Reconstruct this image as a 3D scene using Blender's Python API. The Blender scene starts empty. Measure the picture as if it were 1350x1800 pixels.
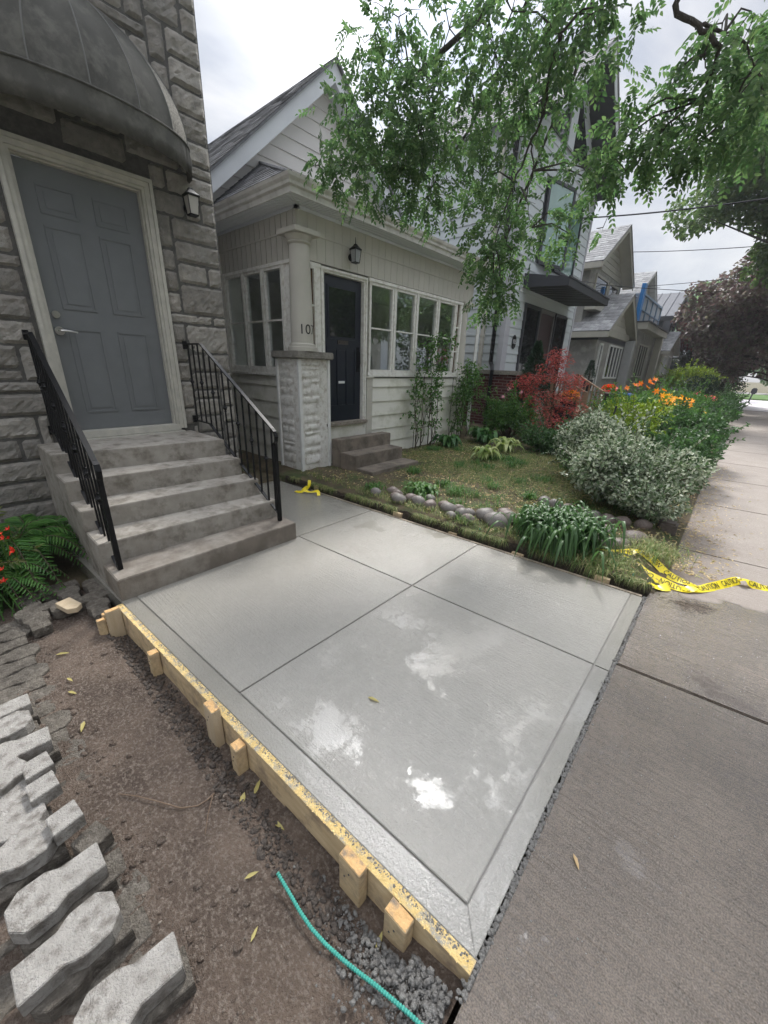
import bpy, bmesh, math, random
import numpy as np
from mathutils import Vector, Matrix
random.seed(7); RNG = np.random.default_rng(11)
PI = math.pi
scene = bpy.context.scene
COL = scene.collection

# ------------------------------------------------------------------ camera
cam_d = bpy.data.cameras.new('camera'); cam = bpy.data.objects.new('camera', cam_d); COL.objects.link(cam)
RW = ((0.7490, 0.6617, 0.0340), (-0.2580, 0.2441, 0.9348), (0.6102, -0.7090, 0.3536))   # rows: camera axes
_r = Vector(RW[0]).normalized(); _u = Vector(RW[1]); _u = (_u - _r * _u.dot(_r)).normalized(); _b = _r.cross(_u)
m3 = Matrix((_r, _u, _b)).transposed()
cam.matrix_world = Matrix.Translation((0, 0, 1.6)) @ m3.to_4x4()
cam_d.sensor_fit = 'HORIZONTAL'; cam_d.sensor_width = 36.0; cam_d.lens = 678.0 / 1350 * 36
cam_d.clip_start = 0.05; cam_d.clip_end = 3000
scene.camera = cam

# ------------------------------------------------------------------ sky and sun
SUN_EL, SUN_AZ = math.radians(51), math.radians(120)      # azimuth measured from +X towards +Y
sd = Vector((math.cos(SUN_EL) * math.cos(SUN_AZ), math.cos(SUN_EL) * math.sin(SUN_AZ), math.sin(SUN_EL)))
w = bpy.data.worlds.new("World"); scene.world = w; w.use_nodes = True
nt = w.node_tree; nt.nodes.clear(); N = nt.nodes.new; L = nt.links.new
out = N('ShaderNodeOutputWorld'); bg = N('ShaderNodeBackground'); sky = N('ShaderNodeTexSky')
sky.sky_type = 'NISHITA'; sky.sun_disc = False; sky.sun_elevation = SUN_EL; sky.sun_rotation = PI / 2 - SUN_AZ
sky.air_density = 1.0; sky.dust_density = 2.0
tc = N('ShaderNodeTexCoord'); mp = N('ShaderNodeMapping'); mp.inputs['Scale'].default_value = (1.0, 1.0, 2.2)
L(tc.outputs['Generated'], mp.inputs['Vector'])
n1 = N('ShaderNodeTexNoise'); n1.inputs['Scale'].default_value = 3.1; n1.inputs['Detail'].default_value = 6; n1.inputs['Roughness'].default_value = .55; n1.inputs['Distortion'].default_value = .35
L(mp.outputs['Vector'], n1.inputs['Vector'])
cr = N('ShaderNodeValToRGB'); e = cr.color_ramp.elements
e[0].position = .34; e[0].color = (2.6, 2.95, 3.6, 1); e[1].position = .66; e[1].color = (6.0, 5.95, 5.95, 1)
L(n1.outputs['Fac'], cr.inputs['Fac'])
vm = N('ShaderNodeVectorMath'); vm.operation = 'DOT_PRODUCT'; vm.inputs[1].default_value = (math.cos(math.radians(37)) * math.cos(math.radians(132)), math.cos(math.radians(37)) * math.sin(math.radians(132)), math.sin(math.radians(37)))
L(tc.outputs['Generated'], vm.inputs[0])
pw = N('ShaderNodeMath'); pw.operation = 'POWER'; mx = N('ShaderNodeMath'); mx.operation = 'MAXIMUM'; mx.inputs[1].default_value = 0
L(vm.outputs['Value'], mx.inputs[0]); L(mx.outputs[0], pw.inputs[0]); pw.inputs[1].default_value = 40
ml = N('ShaderNodeMath'); ml.operation = 'MULTIPLY_ADD'; ml.inputs[1].default_value = 1.5; ml.inputs[2].default_value = .82; L(pw.outputs[0], ml.inputs[0])
sz = N('ShaderNodeSeparateXYZ'); L(tc.outputs['Generated'], sz.inputs[0]); zen = N('ShaderNodeMapRange'); zen.inputs['From Min'].default_value = .5; zen.inputs['From Max'].default_value = 1; zen.inputs['To Min'].default_value = 1; zen.inputs['To Max'].default_value = 4.2; L(sz.outputs['Z'], zen.inputs['Value'])
vs = N('ShaderNodeVectorMath'); vs.operation = 'DOT_PRODUCT'; vs.inputs[1].default_value = tuple(sd); L(tc.outputs['Generated'], vs.inputs[0]); xs_ = N('ShaderNodeMath'); xs_.operation = 'MAXIMUM'; xs_.inputs[1].default_value = 0; L(vs.outputs['Value'], xs_.inputs[0])
ps_ = N('ShaderNodeMath'); ps_.operation = 'POWER'; ps_.inputs[1].default_value = 55; L(xs_.outputs[0], ps_.inputs[0]); pa_ = N('ShaderNodeMath'); pa_.operation = 'MULTIPLY_ADD'; pa_.inputs[1].default_value = 6.5; L(ps_.outputs[0], pa_.inputs[0]); L(ml.outputs[0], pa_.inputs[2]); ml = pa_      # bright cloud round the veiled sun
mz = N('ShaderNodeMath'); mz.operation = 'MULTIPLY'; L(ml.outputs[0], mz.inputs[0]); L(zen.outputs['Result'], mz.inputs[1])      # overcast sky: brighter overhead than at the horizon
mc = N('ShaderNodeVectorMath'); mc.operation = 'SCALE'; L(cr.outputs['Color'], mc.inputs[0]); L(mz.outputs[0], mc.inputs['Scale'])
mix = N('ShaderNodeMixRGB'); mix.inputs['Fac'].default_value = .88
L(sky.outputs['Color'], mix.inputs['Color1']); L(mc.outputs['Vector'], mix.inputs['Color2'])
L(mix.outputs['Color'], bg.inputs['Color']); bg.inputs['Strength'].default_value = 0.075; L(bg.outputs['Background'], out.inputs['Surface'])
sun_d = bpy.data.lights.new('sun', 'SUN'); sun_d.energy = 1.3; sun_d.angle = math.radians(10); sun_d.color = (1, .96, .9)
sun = bpy.data.objects.new('sun', sun_d); COL.objects.link(sun); sun.rotation_euler = sd.to_track_quat('Z', 'Y').to_euler()
scene.view_settings.view_transform = 'Standard'; scene.view_settings.look = 'None'; scene.view_settings.gamma = 1
scene.view_settings.exposure = 1.3
scene.render.engine = 'CYCLES'

# ------------------------------------------------------------------ materials
MATS = {}
def new_mat(name):
    m = bpy.data.materials.new(name); m.use_nodes = True; MATS[name] = m
    return m, m.node_tree, m.node_tree.nodes['Principled BSDF']
def pm(name, c1, c2=None, scale=6, rough=.7, r2=None, bump=0, bscale=60, metal=0, spec=None, bdist=.02, stretch=(1, 1, 1), detail=5, c3=None, s3=2.0, island=False, coat=0):
    m, nt, b = new_mat(name); N = nt.nodes.new; L = nt.links.new
    b.inputs['Roughness'].default_value = rough; b.inputs['Metallic'].default_value = metal
    b.inputs['Base Color'].default_value = (*c1, 1)
    if spec is not None: b.inputs['Specular IOR Level'].default_value = spec
    if coat: b.inputs['Coat Weight'].default_value = coat; b.inputs['Coat Roughness'].default_value = .08
    tc = N('ShaderNodeTexCoord'); mp = N('ShaderNodeMapping'); mp.inputs['Scale'].default_value = stretch; L(tc.outputs['Object'], mp.inputs['Vector'])
    col = None
    if c2 is not None:
        n = N('ShaderNodeTexNoise'); n.inputs['Scale'].default_value = scale; n.inputs['Detail'].default_value = detail; n.inputs['Roughness'].default_value = .6
        L(mp.outputs['Vector'], n.inputs['Vector'])
        r = N('ShaderNodeValToRGB'); r.color_ramp.elements[0].position = .32; r.color_ramp.elements[1].position = .68
        r.color_ramp.elements[0].color = (*c1, 1); r.color_ramp.elements[1].color = (*c2, 1); L(n.outputs['Fac'], r.inputs['Fac']); col = r.outputs['Color']
        if r2 is not None:
            mr = N('ShaderNodeMapRange'); mr.inputs['To Min'].default_value = rough; mr.inputs['To Max'].default_value = r2; mr.inputs['From Min'].default_value = .35; mr.inputs['From Max'].default_value = .65
            L(n.outputs['Fac'], mr.inputs['Value']); L(mr.outputs['Result'], b.inputs['Roughness'])
    if c3 is not None:
        n3 = N('ShaderNodeTexNoise'); n3.inputs['Scale'].default_value = s3; n3.inputs['Detail'].default_value = 6; n3.inputs['Roughness'].default_value = .65; L(tc.outputs['Object'], n3.inputs['Vector'])
        r3 = N('ShaderNodeMapRange'); r3.inputs['From Min'].default_value = .48; r3.inputs['From Max'].default_value = .66; L(n3.outputs['Fac'], r3.inputs['Value'])
        mxx = N('ShaderNodeMixRGB'); L(r3.outputs['Result'], mxx.inputs['Fac']); L(col, mxx.inputs['Color1']); mxx.inputs['Color2'].default_value = (*c3, 1); col = mxx.outputs['Color']
    if island and col is not None:
        g = N('ShaderNodeNewGeometry'); hv = N('ShaderNodeHueSaturation'); mr = N('ShaderNodeMapRange'); mr.inputs['To Min'].default_value = .72; mr.inputs['To Max'].default_value = 1.25
        L(g.outputs['Random Per Island'], mr.inputs['Value']); L(mr.outputs['Result'], hv.inputs['Value']); L(col, hv.inputs['Color']); col = hv.outputs['Color']
    if col is not None: L(col, b.inputs['Base Color'])
    if bump:
        nb = N('ShaderNodeTexNoise'); nb.inputs['Scale'].default_value = bscale; nb.inputs['Detail'].default_value = 5; nb.inputs['Roughness'].default_value = .65; L(mp.outputs['Vector'], nb.inputs['Vector'])
        bp = N('ShaderNodeBump'); bp.inputs['Strength'].default_value = min(1, bump); bp.inputs['Distance'].default_value = bdist; L(nb.outputs['Fac'], bp.inputs['Height']); L(bp.outputs['Normal'], b.inputs['Normal'])
    return m
def leafmat(name, cols, trans=.35, rough=.5, tcol=None):
    m, nt, b = new_mat(name); N = nt.nodes.new; L = nt.links.new
    g = N('ShaderNodeNewGeometry'); r = N('ShaderNodeValToRGB'); els = r.color_ramp.elements
    els[0].color = (*cols[0], 1); els[1].color = (*cols[-1], 1)
    for i, c in enumerate(cols[1:-1]): els.new((i + 1) / (len(cols) - 1)).color = (*c, 1)
    L(g.outputs['Random Per Island'], r.inputs['Fac']); L(r.outputs['Color'], b.inputs['Base Color']); b.inputs['Roughness'].default_value = rough
    b.inputs['Specular IOR Level'].default_value = .35
    t = N('ShaderNodeBsdfTranslucent'); mx = N('ShaderNodeMixShader'); mx.inputs['Fac'].default_value = trans
    hs = N('ShaderNodeHueSaturation'); hs.inputs['Value'].default_value = 1.6; hs.inputs['Saturation'].default_value = 1.1; L(r.outputs['Color'], hs.inputs['Color']); L(hs.outputs['Color'], t.inputs['Color'])
    o = nt.nodes['Material Output']; L(b.outputs['BSDF'], mx.inputs[1]); L(t.outputs['BSDF'], mx.inputs[2]); L(mx.outputs['Shader'], o.inputs['Surface'])
    return m
def glassmat(name, tint, refl=.3, rough=.02):
    m, nt, b = new_mat(name); N = nt.nodes.new; L = nt.links.new
    t = N('ShaderNodeBsdfTransparent'); t.inputs['Color'].default_value = (*tint, 1)
    g = N('ShaderNodeBsdfGlossy'); g.inputs['Roughness'].default_value = rough; g.inputs['Color'].default_value = (.9, .95, .97, 1)
    fr = N('ShaderNodeLayerWeight'); fr.inputs['Blend'].default_value = .35
    ma = N('ShaderNodeMath'); ma.operation = 'MULTIPLY_ADD'; ma.inputs[1].default_value = .42; ma.inputs[2].default_value = refl; L(fr.outputs['Facing'], ma.inputs[0])
    mx = N('ShaderNodeMixShader'); L(ma.outputs[0], mx.inputs['Fac']); L(t.outputs['BSDF'], mx.inputs[1]); L(g.outputs['BSDF'], mx.inputs[2])
    L(mx.outputs['Shader'], nt.nodes['Material Output'].inputs['Surface'])
    return m

M_stone = pm('split_stone', (.36, .33, .29), (.20, .188, .168), 13, .9, bump=.9, bscale=60, bdist=.02, c3=(.27, .255, .23), s3=5, island=True, detail=12)
M_mortar = pm('mortar', (.12, .115, .105), (.07, .068, .064), 20, .95, bump=.6)
M_awning = pm('awning_canvas', (.112, .109, .098), (.074, .072, .066), 4, .9, bump=.5, bscale=260, bdist=.003, stretch=(1, 1, .5), c3=(.14, .135, .12), s3=7, detail=10, spec=.12)
M_awnlight = pm('awning_canvas_light', (.34, .32, .28), (.13, .12, .105), 60, .9, bump=.4, bscale=160, bdist=.004, detail=12, spec=.15)
M_greydoor = pm('grey_door_paint', (.155, .163, .168), (.14, .148, .153), 8, .42, bump=.12, bscale=200, bdist=.003)
M_cream = pm('cream_trim', (.50, .48, .42), (.40, .385, .34), 12, .6, bump=.2, bscale=90, bdist=.004)
M_steel = pm('brushed_steel', (.55, .54, .52), rough=.28, metal=1)
M_black = pm('black_iron', (.005, .005, .006), (.009, .009, .010), 40, .45, bump=.3, bscale=200, bdist=.003, spec=.22)
M_step = pm('aged_concrete', (.38, .35, .305), (.27, .245, .21), 9, .85, bump=.8, bscale=170, bdist=.006, c3=(.17, .15, .122), s3=7, detail=14)
M_wood = pm('form_lumber', (.66, .52, .32), (.52, .38, .21), 5, .7, bump=.5, bscale=60, bdist=.005, stretch=(1.5, 8, 8), c3=(.30, .22, .15), s3=9, detail=10)
M_woodpale = pm('pale_lumber', (.60, .49, .34), (.5, .39, .25), 4, .75, bump=.4, bscale=50, stretch=(6, 6, 1))
M_dirt = pm('packed_dirt', (.25, .185, .14), (.115, .082, .062), 4, .95, bump=1.0, bscale=120, bdist=.04, c3=(.33, .27, .22), s3=70, detail=12)
M_soil = pm('garden_soil', (.19, .14, .085), (.075, .065, .035), 4.5, .95, bump=1.0, bscale=90, bdist=.04, c3=(.075, .115, .03), s3=2.6, detail=12)
M_mud = pm('wet_mud', (.055, .042, .033), (.12, .10, .085), 30, .75, bump=1, bscale=70)
M_debris = pm('concrete_crumbs', (.34, .33, .31), (.20, .19, .175), 60, .85, bump=1, bscale=130)
M_paver = pm('paver_white', (.48, .455, .42), (.33, .31, .28), 16, .9, bump=1, bscale=90, bdist=.02, c3=(.19, .17, .145), s3=22, detail=14)
M_paverold = pm('paver_old', (.21, .185, .15), (.10, .085, .07), 14, .95, bump=1, bscale=90, bdist=.03, c3=(.28, .25, .21), s3=40, detail=9)
M_siding = pm('offwhite_siding', (.80, .78, .70), (.74, .72, .65), 1.3, .65, bump=.1, bscale=40, c3=(.58, .57, .47), s3=3.2)
M_frieze = pm('grey_siding', (.53, .505, .445), (.47, .45, .395), 3, .7, bump=.15, bscale=60, bdist=.005)
M_gable = pm('gable_siding', (.76, .73, .69), (.70, .67, .64), 1.2, .6)
M_white = pm('white_paint', (.76, .76, .74), (.66, .65, .62), 10, .5, bump=.2, bscale=80, bdist=.004)
M_whiteworn = pm('worn_white_paint', (.80, .79, .74), (.72, .70, .65), 20, .6, bump=.3, bscale=70, bdist=.004, c3=(.60, .57, .51), s3=14)
M_aluminium = pm('white_aluminium', (.68, .70, .72), (.62, .64, .66), 2, .38)
M_gutter = pm('weathered_gutter', (.64, .62, .58), (.56, .545, .51), 5, .5, c3=(.46, .44, .40), s3=6)
M_navy = pm('navy_door_paint', (.007, .010, .020), (.010, .014, .026), 8, .35)
M_amber = pm('amber_glass', (.11, .06, .025), (.07, .035, .015), 25, .15)
M_whitestone = pm('painted_stone', (.80, .78, .73), (.70, .68, .63), 10, .75, bump=.7, bscale=60, c3=(.5, .46, .40), s3=12)
M_capstone = pm('cap_stone', (.33, .31, .27), (.2, .185, .16), 14, .9, bump=1, bscale=60)
M_shingle = pm('grey_shingles', (.23, .235, .245), (.13, .133, .14), 7, .9, bump=.8, bscale=120, island=True)
M_shingle2 = pm('light_shingles', (.34, .34, .34), (.22, .22, .225), 7, .9, bump=.8, bscale=120, island=True)
M_blue = pm('blue_grey_siding', (.55, .585, .595), (.51, .545, .555), 2, .6, bump=.1)
M_brick = new_mat('red_brick')[0]
M_brick2 = pm('stone_coping', (.3, .28, .24), (.17, .16, .13), 30, .9, bump=1, bscale=50)
M_dark = pm('charcoal_metal', (.045, .047, .055), (.035, .037, .043), 3, .45)
M_darksoffit = pm('dark_soffit', (.035, .036, .045), (.045, .046, .055), 3, .6)
M_maroon = pm('maroon_door', (.05, .018, .02), (.035, .013, .014), 8, .4)
M_stucco = pm('grey_stucco', (.33, .32, .29), (.24, .235, .215), 1.2, .9, bump=.7, bscale=60, c3=(.39, .38, .345), s3=3)
M_beige = pm('beige_siding', (.46, .44, .38), (.4, .38, .33), 2, .7)
M_blueboard = pm('blue_boards', (.30, .36, .42), (.38, .40, .42), 3, .6, c3=(.45, .46, .47), s3=3)
M_bluepaint = pm('blue_paint', (.02, .22, .6), rough=.5)
M_metalroof = pm('metal_roof', (.11, .115, .13), (.13, .135, .15), 2, .7, spec=.15)
M_slate = pm('slate_wall', (.06, .07, .085), (.05, .06, .07), 2, .6)
M_glassdark = pm('dark_window_glass', (.012, .015, .016), (.025, .028, .03), 2, .04, spec=.5)
M_glassgreen = pm('green_window_glass', (.16, .27, .23), (.22, .35, .31), 1.5, .04, spec=1.0, coat=.6)
M_blackpane = pm('door_glass', (.012, .014, .016), rough=.04, spec=1.0)
M_pane = glassmat('clear_glass', (.9, .92, .92), .05)
M_interior = pm('interior_plaster', (.72, .71, .68), (.64, .63, .60), 2, .9)
M_lampglass = pm('lamp_glass', (.42, .40, .36), rough=.3)
M_bark = pm('bark', (.085, .075, .065), (.045, .038, .032), 12, .95, bump=1, bscale=50, stretch=(1, 1, .3))
M_twig = pm('twig', (.06, .045, .03), (.10, .08, .05), 20, .9)
M_greenrod = pm('green_fibreglass', (.03, .27, .22), (.05, .36, .29), 40, .5, bump=.5, bscale=200)
M_tape = pm('yellow_tape', (.86, .70, .02), (.78, .62, .02), 8, .32)
M_ink = pm('black_ink', (.012, .012, .012), rough=.5)
M_plaque = pm('plaque_white', (.7, .7, .7), rough=.5)
M_pink = pm('pink_string', (.8, .08, .18), rough=.6)
M_grassbase = pm('grass_ground', (.06, .13, .025), (.09, .17, .03), 12, .95, bump=1, bscale=120)
M_road = pm('asphalt', (.35, .33, .33), (.30, .28, .28), 4, .85, bump=.5, bscale=100)
M_river = pm('river_stone', (.19, .145, .125), (.09, .068, .06), 12, .5, bump=.3, bscale=60, bdist=.005, c3=(.27, .235, .21), s3=14, spec=.4)
M_rivergrey = pm('grey_river_stone', (.22, .20, .18), (.12, .108, .098), 12, .5, bump=.3, bscale=60, bdist=.005, spec=.4)
M_fieldstone = pm('field_stone', (.16, .13, .115), (.09, .075, .065), 8, .8, bump=1, bscale=40)
M_cedar = pm('cedar_rail', (.33, .22, .14), (.24, .15, .09), 6, .75, stretch=(1, 1, 6))
M_binblack = pm('black_plastic', (.015, .015, .018), rough=.45)
M_bingreen = pm('green_plastic', (.02, .10, .05), rough=.45)
M_binblue = pm('blue_plastic', (.02, .10, .45), rough=.45)
M_cable = pm('cable', (.02, .02, .022), rough=.6)
M_red = leafmat('red_petals', [(.85, .04, .03), (.95, .12, .05)], .2)
M_orange = leafmat('orange_petals', [(.95, .22, .02), (1.0, .36, .05), (.8, .12, .02)], .25)
M_yellow = leafmat('yellow_petals', [(1.0, .52, .03), (1.0, .42, .03), (.95, .62, .1)], .25)
M_pinkpet = leafmat('pink_petals', [(.8, .35, .45), (.85, .5, .55)], .25)
M_magenta = leafmat('magenta_petals', [(.7, .08, .15), (.8, .15, .25)], .25)
M_ash = leafmat('ash_leaf', [(.05, .10, .04), (.09, .155, .06), (.065, .125, .05), (.14, .21, .085), (.07, .135, .052)], .52)
M_maple = leafmat('maple_leaf', [(.08, .14, .05), (.12, .19, .07), (.16, .21, .08)], .4)
M_purple = leafmat('purple_leaf', [(.10, .07, .07), (.15, .10, .095), (.12, .125, .08), (.20, .15, .14)], .35)
M_redtree = leafmat('red_tree_leaf', [(.16, .035, .045), (.24, .05, .05), (.12, .03, .03)], .3)
M_palegreen = leafmat('pale_green_leaf', [(.16, .26, .12), (.22, .32, .16)], .35)
M_jmaple = leafmat('japanese_maple_leaf', [(.34, .055, .055), (.52, .12, .11), (.58, .2, .17), (.26, .045, .05), (.42, .17, .1)], .45)
M_spruce = leafmat('spruce_needle', [(.02, .05, .025), (.04, .085, .04), (.03, .07, .035)], .1)
M_vari = leafmat('variegated_leaf', [(.06, .10, .04), (.10, .17, .07), (.50, .54, .40), (.08, .13, .06), (.62, .65, .52), (.05, .09, .04)], .2)
M_darkleaf = leafmat('dark_leaf', [(.04, .09, .03), (.065, .13, .045), (.09, .17, .06)], .3, .4)
M_hosta = leafmat('hosta_leaf', [(.035, .10, .03), (.05, .13, .035), (.10, .20, .05)], .25)
M_hostavar = leafmat('hosta_variegated', [(.10, .20, .05), (.35, .42, .14), (.5, .54, .26), (.06, .16, .04)], .3)
M_lime = leafmat('lime_leaf', [(.16, .24, .03), (.28, .36, .05), (.11, .20, .035)], .3)
M_fern = leafmat('fern_leaf', [(.05, .13, .035), (.08, .20, .045), (.12, .25, .06)], .35)
M_green = leafmat('garden_leaf', [(.05, .12, .03), (.08, .18, .04), (.12, .22, .05)], .3)
M_grass = leafmat('grass_blade', [(.09, .16, .04), (.14, .21, .055), (.25, .27, .11), (.42, .36, .18)], .3)
M_straw = leafmat('dry_leaf', [(.58, .44, .22), (.68, .54, .30), (.45, .30, .15), (.4, .4, .16)], .2)
M_litter = leafmat('yellow_leaf', [(.46, .36, .15), (.38, .35, .12)], .2)

def brick_nodes(m, c1, c2, cm, scale, swap):
    nt = m.node_tree; N = nt.nodes.new; L = nt.links.new; b = nt.nodes['Principled BSDF']
    tc = N('ShaderNodeTexCoord'); sp = N('ShaderNodeSeparateXYZ'); cb = N('ShaderNodeCombineXYZ'); ad = N('ShaderNodeMath'); ad.operation = 'ADD'
    L(tc.outputs['Object'], sp.inputs[0]); L(sp.outputs['X'], ad.inputs[0]); L(sp.outputs['Y'], ad.inputs[1]); L(ad.outputs[0], cb.inputs['X']); L(sp.outputs['Z'], cb.inputs['Y'])
    t = N('ShaderNodeTexBrick'); t.inputs['Scale'].default_value = scale; t.inputs['Color1'].default_value = (*c1, 1); t.inputs['Color2'].default_value = (*c2, 1); t.inputs['Mortar'].default_value = (*cm, 1)
    t.inputs['Mortar Size'].default_value = .018; t.inputs['Brick Width'].default_value = .5; t.inputs['Row Height'].default_value = .16
    L(cb.outputs[0], t.inputs['Vector']); L(t.outputs['Color'], b.inputs['Base Color']); b.inputs['Roughness'].default_value = .85
    bp = N('ShaderNodeBump'); bp.invert = True; bp.inputs['Distance'].default_value = .01; L(t.outputs['Fac'], bp.inputs['Height']); L(bp.outputs['Normal'], b.inputs['Normal'])
brick_nodes(M_brick, (.10, .025, .022), (.065, .018, .018), (.20, .15, .13), 2.3, False)
M_greybrick = new_mat('grey_brick')[0]; brick_nodes(M_greybrick, (.13, .13, .135), (.09, .09, .095), (.06, .06, .06), 2.0, False)

def wet_concrete(name, dry1, dry2, wet=True, broom=1.0, bdir='X', mask_y=None, puddle=.62, film=1.0, pscale=2.3, speck=.3):
    m, nt, b = new_mat(name); N = nt.nodes.new; L = nt.links.new
    tc = N('ShaderNodeTexCoord'); mp = N('ShaderNodeMapping'); L(tc.outputs['Object'], mp.inputs['Vector'])
    mp.inputs['Scale'].default_value = (1.6, 30, 1) if bdir == 'X' else (46, 1.5, 1)
    nb = N('ShaderNodeTexNoise'); nb.inputs['Scale'].default_value = 2.6; nb.inputs['Detail'].default_value = 4; nb.inputs['Distortion'].default_value = .3; L(mp.outputs['Vector'], nb.inputs['Vector'])
    nf = N('ShaderNodeTexNoise'); nf.inputs['Scale'].default_value = 95; nf.inputs['Detail'].default_value = 5; nf.inputs['Roughness'].default_value = .7; L(tc.outputs['Object'], nf.inputs['Vector'])
    nl = N('ShaderNodeTexNoise'); nl.inputs['Scale'].default_value = pscale; nl.inputs['Detail'].default_value = 7; nl.inputs['Roughness'].default_value = .55; L(tc.outputs['Object'], nl.inputs['Vector'])
    nm = N('ShaderNodeTexNoise'); nm.inputs['Scale'].default_value = 38; nm.inputs['Detail'].default_value = 6; nm.inputs['Roughness'].default_value = .7; L(tc.outputs['Object'], nm.inputs['Vector'])
    r = N('ShaderNodeValToRGB'); r.color_ramp.elements[0].position = .3; r.color_ramp.elements[1].position = .7
    r.color_ramp.elements[0].color = (*dry1, 1); r.color_ramp.elements[1].color = (*dry2, 1)
    ca = N('ShaderNodeMath'); ca.operation = 'MULTIPLY_ADD'; ca.inputs[1].default_value = .5
    cb_ = N('ShaderNodeMath'); cb_.operation = 'MULTIPLY'; cb_.inputs[1].default_value = .5; L(nl.outputs['Fac'], cb_.inputs[0]); nsp = N('ShaderNodeTexNoise'); nsp.inputs['Scale'].default_value = 210; nsp.inputs['Detail'].default_value = 3; L(tc.outputs['Object'], nsp.inputs['Vector']); sp2 = N('ShaderNodeMath'); sp2.operation = 'MULTIPLY_ADD'; sp2.inputs[1].default_value = speck; sp2.inputs[2].default_value = -.5 * speck; L(nsp.outputs['Fac'], sp2.inputs[0]); sp3 = N('ShaderNodeMath'); sp3.operation = 'ADD'; L(cb_.outputs[0], sp3.inputs[0]); L(sp2.outputs[0], sp3.inputs[1]); cb_ = sp3
    L(nm.outputs['Fac'], ca.inputs[0]); L(cb_.outputs[0], ca.inputs[2]); cs = N('ShaderNodeMath'); cs.operation = 'MULTIPLY_ADD'; cs.inputs[1].default_value = .16 * min(1, broom); L(nb.outputs['Fac'], cs.inputs[0]); cs2 = N('ShaderNodeMath'); cs2.operation = 'MULTIPLY_ADD'; cs2.inputs[1].default_value = 1; cs2.inputs[2].default_value = -.08 * min(1, broom); L(ca.outputs[0], cs2.inputs[0]); L(cs2.outputs[0], cs.inputs[2]); L(cs.outputs[0], r.inputs['Fac'])
    # puddle mask: film of standing water, smooth and mirror like
    pk = N('ShaderNodeMapRange'); pk.inputs['From Min'].default_value = puddle + .09 - .03; pk.inputs['From Max'].default_value = puddle + .09 + .02
    ad = N('ShaderNodeMath'); ad.operation = 'MULTIPLY_ADD'; ad.inputs[1].default_value = .34; L(nm.outputs['Fac'], ad.inputs[0]); L(nl.outputs['Fac'], ad.inputs[2])
    L(ad.outputs[0], pk.inputs['Value'])
    hb = N('ShaderNodeMath'); hb.operation = 'MULTIPLY'; hb.inputs[1].default_value = broom; L(nb.outputs['Fac'], hb.inputs[0])
    hs = N('ShaderNodeMath'); hs.operation = 'ADD'; L(hb.outputs[0], hs.inputs[0]); L(nf.outputs['Fac'], hs.inputs[1])
    inv = N('ShaderNodeMath'); inv.operation = 'MULTIPLY_ADD'; inv.inputs[1].default_value = -.74; inv.inputs[2].default_value = 1.0; L(pk.outputs['Result'], inv.inputs[0])
    bp = N('ShaderNodeBump'); bp.inputs['Distance'].default_value = .006; L(hs.outputs[0], bp.inputs['Height']); L(inv.outputs[0], bp.inputs['Strength']); L(bp.outputs['Normal'], b.inputs['Normal'])
    rr = N('ShaderNodeMapRange'); rr.inputs['To Min'].default_value = .27; rr.inputs['To Max'].default_value = .06; L(pk.outputs['Result'], rr.inputs['Value'])
    rough = rr.outputs['Result']; colr = r.outputs['Color']
    if mask_y is not None:
        sp = N('ShaderNodeSeparateXYZ'); L(tc.outputs['Object'], sp.inputs[0])
        nw = N('ShaderNodeTexNoise'); nw.inputs['Scale'].default_value = 2.2; nw.inputs['Detail'].default_value = 6; L(tc.outputs['Object'], nw.inputs['Vector'])
        a1 = N('ShaderNodeMath'); a1.operation = 'MULTIPLY_ADD'; a1.inputs[1].default_value = 1.0; L(nw.outputs['Fac'], a1.inputs[0]); L(sp.outputs['Y'], a1.inputs[2])
        mk = N('ShaderNodeMapRange'); mk.inputs['From Min'].default_value = mask_y + .5; mk.inputs['From Max'].default_value = mask_y + .56; L(a1.outputs[0], mk.inputs['Value'])
        rd = N('ShaderNodeValToRGB'); rd.color_ramp.elements[0].position = .3; rd.color_ramp.elements[1].position = .7
        rd.color_ramp.elements[0].color = (.36, .315, .275, 1); rd.color_ramp.elements[1].color = (.23, .195, .17, 1); L(ca.outputs[0], rd.inputs['Fac'])
        # old soil stains on the dry concrete along the planting
        s1 = N('ShaderNodeMath'); s1.operation = 'MULTIPLY_ADD'; s1.inputs[1].default_value = .9; L(nw.outputs['Fac'], s1.inputs[0]); L(sp.outputs['X'], s1.inputs[2])
        s2 = N('ShaderNodeMapRange'); s2.inputs['From Min'].default_value = .86; s2.inputs['From Max'].default_value = .5; s2.inputs['To Max'].default_value = .75; L(s1.outputs[0], s2.inputs['Value'])
        yl = N('ShaderNodeMapRange'); yl.inputs['From Min'].default_value = 9.; yl.inputs['From Max'].default_value = 4.5; L(sp.outputs['Y'], yl.inputs['Value'])
        sm = N('ShaderNodeMath'); sm.operation = 'MULTIPLY'; L(s2.outputs['Result'], sm.inputs[0]); L(yl.outputs['Result'], sm.inputs[1])
        ms = N('ShaderNodeMixRGB'); L(sm.outputs[0], ms.inputs['Fac']); L(rd.outputs['Color'], ms.inputs['Color1']); ms.inputs['Color2'].default_value = (.15, .115, .09, 1)
        mxc = N('ShaderNodeMixRGB'); L(mk.outputs['Result'], mxc.inputs['Fac']); L(colr, mxc.inputs['Color1']); L(ms.outputs['Color'], mxc.inputs['Color2']); colr = mxc.outputs['Color']
        mr2 = N('ShaderNodeMixRGB'); L(mk.outputs['Result'], mr2.inputs['Fac']); L(rough, mr2.inputs['Color1']); mr2.inputs['Color2'].default_value = (.8, .8, .8, 1); rough = mr2.outputs['Color']
    L(colr, b.inputs['Base Color']); L(rough, b.inputs['Roughness'])
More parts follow.
